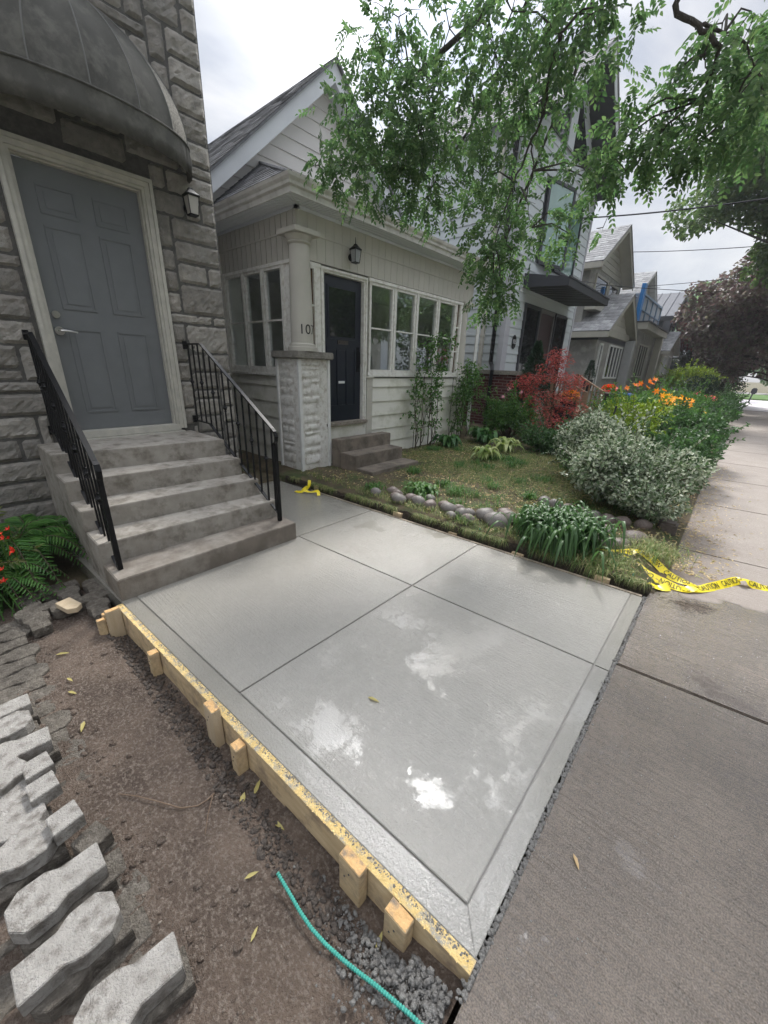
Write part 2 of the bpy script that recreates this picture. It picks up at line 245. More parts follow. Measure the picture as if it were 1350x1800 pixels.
    # thin film of water on top
    nr = N('ShaderNodeTexNoise'); nr.inputs['Scale'].default_value = 70; nr.inputs['Detail'].default_value = 4; nr.inputs['Roughness'].default_value = .6; nr.inputs['Distortion'].default_value = .6; L(tc.outputs['Object'], nr.inputs['Vector'])
    hr = N('ShaderNodeMath'); hr.operation = 'MULTIPLY_ADD'; hr.inputs[1].default_value = 1.6; L(nr.outputs['Fac'], hr.inputs[0]); L(hs.outputs[0], hr.inputs[2]); hs = hr
    bc = N('ShaderNodeBump'); bc.inputs['Distance'].default_value = .0022 * film; L(hs.outputs[0], bc.inputs['Height']); L(inv.outputs[0], bc.inputs['Strength']); L(bc.outputs['Normal'], b.inputs['Coat Normal'])
    b.inputs['Coat Roughness'].default_value = .05; b.inputs['Coat IOR'].default_value = 1.45
    if mask_y is not None:
        cw = N('ShaderNodeMapRange'); cw.inputs['To Min'].default_value = .75; cw.inputs['To Max'].default_value = 0; L(mk.outputs['Result'], cw.inputs['Value']); L(cw.outputs['Result'], b.inputs['Coat Weight'])
    else: b.inputs['Coat Weight'].default_value = 1.0
    return m
M_slab = wet_concrete('fresh_wet_concrete', (.235, .222, .192), (.29, .274, .238), broom=.6, puddle=.712, film=.8)
M_band = wet_concrete('troweled_wet_concrete', (.215, .203, .172), (.255, .24, .206), broom=.05, puddle=.68, film=.3, speck=.1)
M_walk = wet_concrete('wet_old_concrete', (.175, .138, .106), (.062, .048, .037), broom=1.5, mask_y=3.68, puddle=.69, film=1.2, speck=1.1)

# ------------------------------------------------------------------ mesh helpers
class MB:
    def __init__(s): s.v = []; s.f = []
    def add(s, v, f):
        o = len(s.v); s.v += [tuple(p) for p in v]; s.f += [tuple(i + o for i in q) for q in f]; return s
    def hexa(s, p): return s.add(p, [(0, 3, 2, 1), (4, 5, 6, 7), (0, 1, 5, 4), (1, 2, 6, 5), (2, 3, 7, 6), (3, 0, 4, 7)])
    def box(s, x0, x1, y0, y1, z0, z1): return s.hexa([(x0, y0, z0), (x1, y0, z0), (x1, y1, z0), (x0, y1, z0), (x0, y0, z1), (x1, y0, z1), (x1, y1, z1), (x0, y1, z1)])
    def fbox(s, F, u0, u1, z0, z1, n0, n1): return s.hexa([F(u0, z0, n0), F(u1, z0, n0), F(u1, z0, n1), F(u0, z0, n1), F(u0, z1, n0), F(u1, z1, n0), F(u1, z1, n1), F(u0, z1, n1)])
    def quad(s, a, b, c, d): return s.add([a, b, c, d], [(0, 1, 2, 3)])
    def prism(s, poly, F, n0, n1):     # poly of (u,z)
        k = len(poly); v = [F(u, z, n0) for u, z in poly] + [F(u, z, n1) for u, z in poly]
        return s.add(v, [tuple(range(k))[::-1], tuple(range(k, 2 * k))] + [(i, (i + 1) % k, k + (i + 1) % k, k + i) for i in range(k)])
    def tube(s, pts, r, seg=8, caps=True):
        pts = [Vector(p) for p in pts]; n = len(pts); rs = r if isinstance(r, (list, tuple)) else [r] * n
        o = len(s.v); up = Vector((0, 0, 1)); prev = None
        for i, p in enumerate(pts):
            t = (pts[min(i + 1, n - 1)] - pts[max(i - 1, 0)]).normalized()
            a = t.cross(up if abs(t.z) < .95 else Vector((1, 0, 0))).normalized() if prev is None else (prev - t * prev.dot(t)).normalized()
            prev = a; b = t.cross(a)
            for k in range(seg):
                an = 2 * PI * k / seg; s.v.append(tuple(p + (a * math.cos(an) + b * math.sin(an)) * rs[i]))
        for i in range(n - 1):
            for k in range(seg):
                k2 = (k + 1) % seg; s.f.append((o + i * seg + k, o + i * seg + k2, o + (i + 1) * seg + k2, o + (i + 1) * seg + k))
        if caps: s.f.append(tuple(o + k for k in range(seg))[::-1]); s.f.append(tuple(o + (n - 1) * seg + k for k in range(seg)))
        return s
    def bar(s, a, b, w, h, up=(0, 0, 1)):
        a, b = Vector(a), Vector(b); t = (b - a).normalized(); x = t.cross(Vector(up)).normalized() * w / 2; y = x.cross(t).normalized() * h / 2
        return s.hexa([a - x - y, a + x - y, a + x + y, a - x + y, b - x - y, b + x - y, b + x + y, b - x + y])
    def lathe(s, prof, c, seg=16):
        o = len(s.v); n = len(prof)
        for r, z in prof:
            for k in range(seg): s.v.append((c[0] + r * math.cos(2 * PI * k / seg), c[1] + r * math.sin(2 * PI * k / seg), c[2] + z))
        for i in range(n - 1):
            for k in range(seg): k2 = (k + 1) % seg; s.f.append((o + i * seg + k, o + i * seg + k2, o + (i + 1) * seg + k2, o + (i + 1) * seg + k))
        s.f.append(tuple(o + k for k in range(seg))[::-1]); s.f.append(tuple(o + (n - 1) * seg + k for k in range(seg)))
        return s
    def build(s, name, mat, parent=None, smooth=False, bevel=0, origin=None):
        me = bpy.data.meshes.new(name); off = Vector(origin) if origin is not None else (Vector(parent['_w']) if parent is not None and '_w' in parent else Vector((0, 0, 0)))
        me.from_pydata([(v[0] - off.x, v[1] - off.y, v[2] - off.z) for v in s.v], [], s.f); me.update()
        bm = bmesh.new(); bm.from_mesh(me); bmesh.ops.recalc_face_normals(bm, faces=bm.faces)
        if bevel: bmesh.ops.bevel(bm, geom=[e for e in bm.edges if e.is_manifold and len(e.link_faces) == 2 and e.calc_face_angle(0) > .5], offset=bevel, segments=2, affect='EDGES')
        bm.to_mesh(me); bm.free(); me.materials.append(mat)
        if smooth: me.shade_smooth()
        o = bpy.data.objects.new(name, me); COL.objects.link(o)
        if parent is not None: o.parent = parent; o['_w'] = tuple(parent['_w']) if '_w' in parent else (0, 0, 0)
        elif origin is not None: o.location = off; o['_w'] = tuple(off)
        return o
def np_mesh(name, verts, faces_list, mat, parent=None, origin=None, smooth=False):
    """verts (n,3), faces (m,k) constant k"""
    off = np.array(origin if origin is not None else (parent['_w'] if parent is not None and '_w' in parent else (0, 0, 0)), float)
    me = bpy.data.meshes.new(name); verts = np.asarray(verts, float) - off; fl = np.asarray(faces_list); k = fl.shape[1]
    me.vertices.add(len(verts)); me.vertices.foreach_set('co', verts.ravel())
    me.loops.add(fl.size); me.loops.foreach_set('vertex_index', fl.ravel().astype(np.int32))
    me.polygons.add(len(fl)); me.polygons.foreach_set('loop_start', np.arange(0, fl.size, k, dtype=np.int32)); me.polygons.foreach_set('loop_total', np.full(len(fl), k, dtype=np.int32))
    me.update(calc_edges=True); me.materials.append(mat)
    if smooth: me.shade_smooth()
    o = bpy.data.objects.new(name, me); COL.objects.link(o)
    if parent is not None: o.parent = parent; o['_w'] = tuple(off)
    elif origin is not None: o.location = tuple(off); o['_w'] = tuple(off)
    return o
def tag(o, label=None, cat=None, group=None, kind=None):
    if label: o['label'] = label
    if cat: o['category'] = cat
    if group: o['group'] = group
    if kind: o['kind'] = kind
    return o
def thing(name, loc, label, cat, group=None):
    o = bpy.data.objects.new(name, None); o.empty_display_size = .1; COL.objects.link(o); o.location = loc; o['_w'] = tuple(loc)
    return tag(o, label, cat, group)
def copy_thing(src, loc, rz=None, label=None, scale=None):
    def rec(o, par):
        c = o.copy(); COL.objects.link(c); c.parent = par
        for ch in o.children: rec(ch, c)
        return c
    c = rec(src, None); c.location = loc; c['_w'] = tuple(loc)
    if rz is not None: c.rotation_euler = (0, 0, rz)
    if scale is not None: c.scale = (scale,) * 3 if not isinstance(scale, tuple) else scale
    if label: c['label'] = label
    return c
def FX(x0):      # wall facing +X: u = world Y, n = outwards
    return lambda u, z, n=0: (x0 + n, u, z)
def FY(y0):      # wall facing -Y: u = world X, n = outwards
    return lambda u, z, n=0: (u, y0 - n, z)
def siding(mb, F, lo, hi, z0, z1, step, thick=.022, n=0):
    """lap boards; lo/hi are floats or functions of z giving the u-range"""
    fl = lo if callable(lo) else (lambda z: lo); fh = hi if callable(hi) else (lambda z: hi); z = z0
    while z < z1 - 1e-4:
        zt = min(z + step, z1); a0, a1, b0, b1 = fl(z), fh(z), fl(zt), fh(zt)
        if b1 < b0: b0 = b1 = (b0 + b1) / 2
        if a1 > a0 + .005:
            mb.add([F(a0, z, n), F(a1, z, n), F(b1, zt, n), F(b0, zt, n), F(a0, z, n + thick), F(a1, z, n + thick), F(b1, zt, n + .002), F(b0, zt, n + .002)],
                   [(4, 5, 6, 7), (0, 1, 5, 4), (0, 4, 7, 3), (1, 2, 6, 5), (0, 3, 2, 1), (3, 7, 6, 2)])
        z = zt
    return mb
def text_part(name, s, size, F, u, z, n, mat, parent, depth=.004, xs=1.0):
    cu = bpy.data.curves.new(name, 'FONT'); cu.body = s; cu.size = size; cu.extrude = depth / 2; cu.align_x = 'CENTER'; cu.align_y = 'CENTER'
    ob = bpy.data.objects.new(name, cu); COL.objects.link(ob); bpy.context.view_layer.update()
    me = bpy.data.meshes.new_from_object(ob.evaluated_get(bpy.context.evaluated_depsgraph_get())); bpy.data.objects.remove(ob)
    off = Vector(parent['_w'])
    for v in me.vertices:
        p = Vector(F(u + v.co.x * xs, z + v.co.y, n + v.co.z)); v.co = p - off
    me.materials.clear(); me.materials.append(mat); o = bpy.data.objects.new(name, me); COL.objects.link(o); o.parent = parent; o['_w'] = tuple(off)
    return o

# ------------------------------------------------------------------ leaf helpers (numpy)
def unit(a): return a / (np.linalg.norm(a, axis=-1, keepdims=True) + 1e-9)
def rdir(n, g=RNG): return unit(g.normal(size=(n, 3)))
class Leaves:
    def __init__(s): s.V = []; s.n = 0
    def add(s, P, D, Nn, ln, wd, fold=.25, droop=0.15):
        """leaf blades: base P, direction D, face normal Nn, arrays"""
        P, D, Nn = np.atleast_2d(P), unit(np.atleast_2d(D)), np.atleast_2d(Nn); n = len(P)
        Nn = unit(Nn - D * np.sum(Nn * D, 1, keepdims=True)); S = np.cross(D, Nn)
        ln = np.broadcast_to(np.asarray(ln, float), (n,))[:, None]; wd = np.broadcast_to(np.asarray(wd, float), (n,))[:, None]
        b = P; t = P + D * ln - Nn * ln * droop
        l1 = P + D * ln * .33 + S * wd * .5 + Nn * wd * fold; l2 = P + D * ln * .7 + S * wd * .36 + Nn * (wd * fold * .7 - ln * droop * .4)
        r1 = P + D * ln * .33 - S * wd * .5 + Nn * wd * fold; r2 = P + D * ln * .7 - S * wd * .36 + Nn * (wd * fold * .7 - ln * droop * .4)
        s.V.append(np.stack([b, t, l1, l2, r1, r2], 1).reshape(-1, 3)); s.n += n
    def build(s, name, mat, parent=None, origin=None):
        V = np.concatenate(s.V); i = np.arange(s.n)[:, None] * 6
        F = np.concatenate([i + np.array([[0, 2, 3, 1]]), i + np.array([[0, 1, 5, 4]])])
        return np_mesh(name, V, F, mat, parent, origin)
class Strips:      # curved blades (grass, daylily, hosta): path points (n,k,3), widths (n,k)
    def __init__(s): s.V = []; s.F = []; s.o = 0
    def add(s, path, width, side, fold=0.0):
        n, k, _ = path.shape; side = unit(side)[:, None, :]; upv = np.array([0, 0, 1.0])
        w = width[:, :, None] * .5; a = path + side * w + upv * w * fold; c = path - side * w + upv * w * fold
        V = np.stack([a, path, c], 2).reshape(n, k * 3, 3); s.V.append(V.reshape(-1, 3))
        q = []
        for j in range(k - 1):
            q += [(j * 3, j * 3 + 1, j * 3 + 4, j * 3 + 3), (j * 3 + 1, j * 3 + 2, j * 3 + 5, j * 3 + 4)]
        s.F.append((np.arange(n)[:, None, None] * (k * 3) + np.array(q)[None] + s.o).reshape(-1, 4)); s.o += n * k * 3
    def build(s, name, mat, parent=None, origin=None):
        return np_mesh(name, np.concatenate(s.V), np.concatenate(s.F), mat, parent, origin, True)
def arch(base, ang, length, rise, k=6, droop=1.0):
    """paths of arching blades. base (n,3)"""
    n = len(base); t = np.linspace(0, 1, k)[None, :]; ang = np.asarray(ang); length = np.broadcast_to(length, (n,))[:, None]; rise = np.broadcast_to(rise, (n,))[:, None]
    r = length * (t ** 1.15); z = rise * (1 - (1 - t) ** 2) * 1.25 - rise * droop * t ** 3
    P = np.zeros((n, k, 3)); P[:, :, 0] = base[:, 0:1] + np.cos(ang)[:, None] * r; P[:, :, 1] = base[:, 1:2] + np.sin(ang)[:, None] * r; P[:, :, 2] = base[:, 2:3] + z
    side = np.stack([-np.sin(ang), np.cos(ang), np.zeros(n)], 1)
    return P, side
def compound(Lv, O, D, L0=.22, pairs=4, lw=(.075, .032), g=RNG):
    """pinnate leaves: origins O, rachis directions D"""
    n = len(O); D = unit(D); up = unit(np.array([[0, 0, 1.0]]) + .45 * g.normal(size=(n, 3))); Nn = unit(up - D * np.sum(up * D, 1, keepdims=True)); S = np.cross(D, Nn)
    Ln = L0 * g.uniform(.75, 1.2, n)[:, None]; sag = np.array([[0, 0, -1.0]])
    for k in range(pairs + 1):
        t = .28 + .72 * k / pairs; P = O + D * Ln * t + sag * Ln * .14 * t * t
        sc = (1 - .25 * abs(t - .6)) * g.uniform(.8, 1.15, n)
        if k == pairs: Lv.add(P, D + sag * .2, Nn, lw[0] * sc, lw[1] * sc)
        else:
            for sg in (1, -1):
                Lv.add(P, D * .55 + S * sg * .9 + sag * .14 + .12 * g.normal(size=(n, 3)), Nn + .25 * g.normal(size=(n, 3)), lw[0] * sc, lw[1] * sc)
def blob_points(c, r, n, shell=.45, g=RNG):
    d = rdir(n, g); rad = shell + (1 - shell) * g.random(n) ** .6; return np.array(c) + d * rad[:, None] * np.array(r), d

# ================================================================== GROUND
from mathutils import noise as mn
def fbm(x, y, z=0, o=4):
    return mn.fractal(Vector((x, y, z)), 1.0, 2.1, o)
def slab_far(x): return 3.27 + .044 * (x + .15)
def slab_near(x): return .653 + .041 * (x + .15)
def sstep(a, b, v): t = max(0, min(1, (v - a) / (b - a))); return t * t * (3 - 2 * t)
def garden_z(x, y):
    z = .10 + .16 * sstep(-3, -4.6, x) * sstep(6.8, 9.4, y) + .12 * sstep(9.5, 13, y) * sstep(-.3, -1.2, x)
    z *= sstep(-.02, -.35, x) * .75 + .25
    return z
tag(MB().box(-60, 60, -40, 400, -.6, -.34).build('ground', M_soil), 'earth under the houses and gardens', 'ground', kind='structure')

def grid_sheet(name, fx, xs, ys_fn, zf, mat, label, cat, skirt=-.34):
    V = []; F = []; nx = len(xs); ny = None
    for i, x in enumerate(xs):
        ys = ys_fn(x); ny = len(ys)
        for y in ys: V.append((x, y, zf(x, y)))
    for i in range(nx - 1):
        for j in range(ny - 1): a = i * ny + j; F.append((a, a + ny, a + ny + 1, a + 1))
    o = np_mesh(name, V, F, mat, smooth=True); return tag(o, label, cat, kind='structure')
# garden soil: front face is the cut trench wall
def garden_front(x): return slab_far(x) + .07 + .03 * sstep(-3.5, -1, x) + .02 * fbm(x * 3, 1)
_t = np.concatenate([[0, 0, .0006], np.linspace(.003, .12, 30), np.linspace(.125, 1, 60)[0:]])
def g_ys(x):
    y0 = garden_front(x); return [y0 - .02 if k == 0 else y0 + (34 - y0) * t for k, t in enumerate(_t)]
def g_z(x, y):
    y0 = garden_front(x)
    if y < y0 - .01: return -.30
    d = y - y0; z = garden_z(x, y) + .018 * fbm(x * 4, y * 4) + .016 * fbm(x * 17, y * 17)
    if d < .018: z -= .05 + .02 * fbm(x * 9, 3)
    if y < 3.75: z -= .03 * (1 - sstep(0, .4, d))
    return z
grid_sheet('garden_soil', None, list(np.linspace(-7.5, -4.2, 12)) + list(np.linspace(-4.15, -.5, 110)) + list(np.linspace(-.47, -.06, 16)), g_ys, g_z, M_soil, 'patchy dry lawn and soil of the front garden behind the slab', 'garden soil')
# dirt patch in front
def d_z(x, y):
    z = -.105 + .016 * fbm(x * 2.2, y * 2.2) + .009 * fbm(x * 9, y * 9, 3) + .006 * fbm(x * 31, y * 31, 5)
    z -= .06 * sstep(.36, .52, y) * sstep(-.1, -.5, x); z -= .03 * sstep(-2.2, -2.8, x)
    z += .035 * sstep(-.75, -.25, x) * sstep(.3, .5, y)
    z += .075 * sstep(-.22, -.17, x) * (1 - sstep(.35, .5, y))
    return z
grid_sheet('dirt', None, np.linspace(-3.6, -.155, 230), lambda x: np.linspace(-.9, slab_near(x) - .004, 110), d_z, M_dirt, 'bare packed brown dirt beside the form board', 'dirt')
tag(MB().box(-7.5, -4.70, 2.0, 3.6, -.30, .02).build('passage_ground', M_soil), 'soil in the passage between the stone house and the porch', 'ground', kind='structure')
tag(MB().box(-8, -3.55, -6, .56, -.33, -.14).build('soil_bed', M_soil), 'dark soil in front of the stone wall', 'soil', kind='structure')

# sidewalk panels
sw = MB(); ys = [-3.2, -2.1, 2.305, 4.59, 6.6, 8.5, 10.35, 12.3, 14.2, 16.1, 18, 19.9, 21.8, 23.7, 25.6, 27.5, 29.4]
for a, b_ in zip(ys[:-1], ys[1:]):
    x0 = -.135 if b_ < 4 else -.13
    if a < 3 < b_ or a > 3: x0 = -.10 if a > 3 else x0
    sw.hexa([(x0, a + .012, -.15), (1.45, a + .012 + .14, -.15), (1.45, b_ + .14, -.15), (x0, b_, -.15), (x0, a + .012, 0), (1.45, a + .012 + .14, 0), (1.45, b_ + .14, 0), (x0, b_, 0)])
tag(sw.build('sidewalk', M_walk, bevel=.006), 'concrete sidewalk, wet and dark near the slab, dry and pale further on', 'sidewalk', kind='structure')
tag(MB().box(-.13, 1.45, -3.2, 30, -.33, -.02).build('sidewalk_bed', M_mud), kind='structure')
tag(MB().box(1.47, 3.2, -6, 29.2, -.33, .03).build('verge', M_grassbase), 'grass verge between sidewalk and road', 'verge', kind='structure')
tag(MB().box(3.2, 12, -20, 31, -.33, -.08).build('road', M_road), 'road beyond the verge', 'road', kind='structure')
tag(MB().box(-40, 60, 30.2, 46, -.33, -.02).build('cross_street', pm('pale_road', (.62, .58, .58), (.55, .51, .51), 3, .8)), 'pale cross street at the far end of the sidewalk', 'road', kind='structure')
tag(MB().box(-40, 60, 46, 60, -.33, .08).build('far_lawn', M_grassbase), 'lawn across the far street', 'lawn', kind='structure')
tag(MB().box(-40, 60, 60.5, 72, -.33, -.02).build('far_road', M_road), kind='structure')

# ------------------------------------------------------------------ the wet slab
def slab_pts(poly, z0, z1, mb):
    k = len(poly); v = [(x, y, z0) for x, y in poly] + [(x, y, z1) for x, y in poly]
    mb.add(v, [tuple(range(k))[::-1], tuple(range(k, 2 * k))] + [(i, (i + 1) % k, k + (i + 1) % k, k + i) for i in range(k)])
path = thing('concrete_path', (-1.5, 2, -.12), 'freshly poured wet grey concrete slab with tooled joints beside the form boards', 'concrete slab'); path['kind'] = 'structure'
b = MB(); slab_pts([(-4.72, slab_near(-4.7)), (-.15, .653), (-.15, 3.27), (-4.72, slab_far(-4.72))], -.13, -.009, b); b.build('base', M_slab, path)
J1 = lambda x: 2.212 + .046 * (x + .17)      # joint along X
xb, xj, xs3 = -.228, -1.532, -2.90; nb = .085
inn = lambda x: slab_near(x) + nb + .012
g = .0035
def panel(x0, x1, f0, f1):
    b = MB(); slab_pts([(x0, f0(x0)), (x1, f0(x1)), (x1, f1(x1)), (x0, f1(x0))], -.0085, 0, b); o = b.build('panel', M_slab, path, bevel=.0025); return o
panel(xs3 + g, xj - g, inn, lambda x: J1(x) - g); panel(xj + g, xb - g, inn, lambda x: J1(x) - g)
panel(xs3 + g, xj - g, lambda x: J1(x) + g, slab_far); panel(xj + g, xb - g, lambda x: J1(x) + g, slab_far)
panel(-4.7, xs3 - g, lambda x: 2.0, slab_far)
b = MB(); bz = -.0015
slab_pts([(xs3 - .03, slab_near(xs3)), (-.15, .653), (xb, inn(xb) - .007), (xs3 - .03, inn(xs3) - .007)], -.0085, bz, b)
slab_pts([(-.1502, .6535), (-.1502, J1(-.15) - g), (xb + .004, J1(xb) - g), (xb + .004, inn(xb) - .0065)], -.0085, bz, b)
slab_pts([(-.1502, J1(-.15) + g), (-.1502, 3.27), (xb + .004, slab_far(xb)), (xb + .004, J1(xb) + g)], -.0085, bz, b)
b.build('border', M_band, path, bevel=.002)
# crumbs of mortar along the sidewalk joint
def rocks(name, pts, rad, mat, label, cat, sub=1, kind='stuff', flat=.7):
    V = []; F = []; o = 0
    bm = bmesh.new(); bmesh.ops.create_icosphere(bm, subdivisions=sub, radius=1); base = np.array([v.co[:] for v in bm.verts]); fc = np.array([[v.index for v in f.verts] for f in bm.faces]); bm.free()
    for p, r in zip(pts, rad):
        s = RNG.uniform(.7, 1.3, 3) * r; s[2] *= flat; a = RNG.uniform(0, 6.28); R = np.array([[math.cos(a), -math.sin(a), 0], [math.sin(a), math.cos(a), 0], [0, 0, 1]])
        V.append((base * RNG.uniform(.75, 1.2, (len(base), 1)) * s) @ R.T + np.array(p)); F.append(fc + o); o += len(base)
    ob = np_mesh(name, np.concatenate(V), np.concatenate(F), mat); return tag(ob, label, cat, kind=kind)
pts = [(-.138 + RNG.normal() * .006, RNG.uniform(.55, 3.3), -.006 + RNG.normal() * .002) for i in range(1500)]
rocks('joint_crumbs', pts, RNG.uniform(.003, .009, 1500), M_debris, 'wet cement crumbs along the edge of the slab', 'crumbs')
pts = []; rr = []
for i in range(2600):
    x = -.17 - abs(RNG.normal()) * .17; y = .565 - abs(RNG.normal()) * .07 - (0.03 if x < -.3 else 0)
    if x < -1.1 or y < .2: continue
    pts.append((x, y, d_z(x, y) + RNG.uniform(0, .03) * math.exp(-abs(x + .25) * 2))); rr.append(.0015 + .010 * RNG.random() ** 4)
rocks('cement_debris', pts, rr, M_debris, 'grey cement rubble spilled at the near end of the form board', 'rubble')
pts = []; rr = []
for i in range(2600):
    x = RNG.uniform(-3.3, -.2); y = RNG.uniform(-.4, .55); pts.append((x, y, d_z(x, y) + .001)); rr.append(RNG.choice([.0015, .002, .003, .004, .006], p=[.45, .3, .19, .05, .01]))
rocks('dirt_pebbles', pts, rr, pm('pebble', (.26, .22, .18), (.12, .10, .08), 30, .9), 'small pebbles scattered over the bare dirt', 'pebbles')
pts = []; rr = []
for i in range(1500):
    x = RNG.uniform(-2.8, -.4); y = RNG.uniform(.40, .52); pts.append((x, y, d_z(x, y) + .004)); rr.append(.003 + .012 * RNG.random() ** 3)
rocks('trench_clods', pts, rr, M_mud, 'dark wet clods in the trench along the form board', 'soil clods')

pts = []; rr = []
for i in range(900):
    x = RNG.uniform(-3.1, -.25); y = RNG.choice([RNG.uniform(-.1, .5), RNG.normal() * .04 + .44, RNG.normal() * .04 + .08]); r0 = .003 + .013 * RNG.random() ** 5; pts.append((x, y, d_z(x, y) + r0 * .1)); rr.append(r0)
rocks('dirt_clods', pts, rr, M_dirt, 'loose brown clods on the bare dirt', 'soil clods', sub=2)
tr_ = MB(); xs_t = np.linspace(-4.6, -.12, 260); zs_t = np.linspace(-.30, .075, 12)
for x in xs_t:
    for z in zs_t: tr_.v.append((x, garden_front(x) - .012 - .03 * abs(fbm(x * 7, z * 9, 2)) - .012 * fbm(x * 24, z * 30, 5) + (.02 if z > .06 else 0), z + (.012 * fbm(x * 12, 9) if z > .05 else 0)))
for i in range(len(xs_t) - 1):
    for j in range(len(zs_t) - 1): a = i * len(zs_t) + j; tr_.f.append((a, a + len(zs_t), a + len(zs_t) + 1, a + 1))
tag(tr_.build('cut_soil_face', pm('dark_cut_soil', (.035, .026, .018), (.075, .055, .038), 18, .95, bump=1, bscale=60, bdist=.04)), 'dark ragged soil face cut along the far side of the slab', 'soil', kind='structure')
# ------------------------------------------------------------------ form board + stakes
def yb(x): return slab_near(x) - .003
fb = thing('form_board', (-1.5, .6, -.14), 'long yellow lumber form board splashed with cement along the near slab edge', 'form board')
b = MB(); n = 60
for i in range(n):
    x0 = -2.82 + (2.82 - .145) * i / n; x1 = -2.82 + (2.82 - .145) * (i + 1) / n
    b.hexa([(x0, yb(x0) - .038, -.15 - .03 * (x0 < -1)), (x1, yb(x1) - .038, -.15 - .03 * (x0 < -1)), (x1, yb(x1), -.15), (x0, yb(x0), -.15), (x0, yb(x0) - .038, .002), (x1, yb(x1) - .038, .002), (x1, yb(x1), .002), (x0, yb(x0), .002)])
# weld segments into one board
o = b.build('board', M_wood, fb); bm = bmesh.new(); bm.from_mesh(o.data); bmesh.ops.remove_doubles(bm, verts=bm.verts, dist=.0005); bm.to_mesh(o.data); bm.free()
b = MB()
for i in range(60):
    x0 = -2.82 + (2.82 - .147) * i / 60; x1 = -2.82 + (2.82 - .147) * (i + 1) / 60; b.add([(x0, yb(x0) - .0375, .0035), (x1, yb(x1) - .0375, .0035), (x1, yb(x1) - .0005, .0035), (x0, yb(x0) - .0005, .0035)], [(0, 1, 2, 3)])
b.build('splashed_top', pm('yellow_stained_top', (.80, .60, .26), (.62, .44, .17), 30, .75, bump=1, bscale=90, bdist=.01, c3=(.33, .32, .29), s3=26, stretch=(1, 1, 1), detail=8), fb)
# raw torn yellow fibres on the top edge: many small chips
Lv = Leaves(); n = 2600; x = RNG.uniform(-2.8, -.16, n); keep = np.array([fbm(v * 5, 2) > -.12 for v in x]); x = x[keep]; n = len(x)
y = np.array([yb(v) for v in x]) - RNG.uniform(.008, .036, n)
Lv.add(np.stack([x, y, np.full(n, .003)], 1), np.stack([RNG.normal(size=n), RNG.normal(size=n) * .7, np.full(n, .02)], 1), np.array([[0, 0, 1.]]) + .25 * RNG.normal(size=(n, 3)), RNG.uniform(.004, .011, n), RNG.uniform(.003, .007, n), .1, 0)
Lv.build('torn_fibres', leafmat('wood_chip', [(.80, .58, .24), (.90, .70, .34), (.72, .48, .18)], .05), fb)
n = 1300; x = RNG.uniform(-2.8, -.16, n); pts = [(v, yb(v) - RNG.uniform(.0, .02), .003) for v in x]
ob = rocks('cement_splash', pts, RNG.uniform(.001, .004, n), M_debris, None, None, kind=None); ob.parent = fb; ob.location = tuple(-Vector(fb['_w']))
fbf = thing('form_board', (-2.5, 3.25, -.14), 'thin lumber form board along the far garden edge of the slab', 'form board')
b = MB(); b.hexa([(-4.0, slab_far(-4.0) + .003, -.14), (-.16, slab_far(-.16) + .003, -.14), (-.16, slab_far(-.16) + .03, -.14), (-4.0, slab_far(-4) + .03, -.14), (-4.0, slab_far(-4.0) + .003, .004), (-.16, slab_far(-.16) + .003, .004), (-.16, slab_far(-.16) + .03, .004), (-4.0, slab_far(-4) + .03, .004)])
b.build('board', pm('muddy_lumber', (.36, .30, .22), (.20, .16, .12), 14, .8, bump=.5), fbf)
def stake(x, y, wx, dy, top, bot, label, mat=M_wood, tilt=0, point=True):
    t = thing('wooden_stake', (x, y, bot), label, 'stake', 'wooden stakes holding the form boards'); b = MB()
    zs = [bot, bot + .1, top]
    b.add([(x - .008, y - dy, bot), (x + .008, y - dy, bot), (x + .008, y, bot), (x - .008, y, bot),
           (x - wx / 2, y - dy, bot + .09), (x + wx / 2, y - dy, bot + .09), (x + wx / 2, y, bot + .09), (x - wx / 2, y, bot + .09),
           (x - wx / 2 + tilt, y - dy, top), (x + wx / 2 + tilt, y - dy, top + .004), (x + wx / 2 + tilt, y, top - .003), (x - wx / 2 + tilt, y, top)],
          [(0, 3, 2, 1), (0, 1, 5, 4), (1, 2, 6, 5), (2, 3, 7, 6), (3, 0, 4, 7), (4, 5, 9, 8), (5, 6, 10, 9), (6, 7, 11, 10), (7, 4, 8, 11), (8, 9, 10, 11)])
    b.build('shaft', mat, t, bevel=.002)
    nl_ = MB(); nl_.tube([(x + tilt * .5, y - dy - .002, max(top - .05, bot + .12)), (x + tilt * .5, y - dy + .001, max(top - .05, bot + .12))], .0035, 8); nl_.tube([(x - wx * .22, y - dy - .002, max(top - .085, bot + .11)), (x - wx * .22, y - dy + .001, max(top - .085, bot + .11))], .0035, 8); nl_.build('nail_heads', M_dark, t)
    b2 = MB(); b2.box(x - wx / 2 + tilt + .002, x + wx / 2 + tilt - .002, y - dy + .002, y - .002, top + .0005, top + .004)
    b2.build('end_grain', pm('end_grain', (.72, .45, .20), (.55, .33, .14), 30, .8, bump=.5, c3=(.22, .18, .14), s3=25) if 'end_grain' not in MATS else MATS['end_grain'], t)
    return t
yo = lambda x: yb(x) - .040
stake(-2.74, yo(-2.74), .038, .085, .03, -.30, 'tall pale stake by the bottom concrete step, the highest of its cluster', M_woodpale)
stake(-2.81, yo(-2.81) - .03, .032, .06, -.02, -.30, 'thin short stake wedged at the end of the form board near the steps')
stake(-2.77, yo(-2.77) - .088, .034, .045, -.03, -.30, 'orange topped stake in front of the tall stake by the steps')
stake(-2.17, yo(-2.17), .05, .05, -.005, -.30, 'short square stake alone between the step cluster and the tall pale stake')
stake(-1.50, yo(-1.50), .089, .042, .055, -.30, 'tallest pale broad stake near the slab joint, standing above the board', M_woodpale)
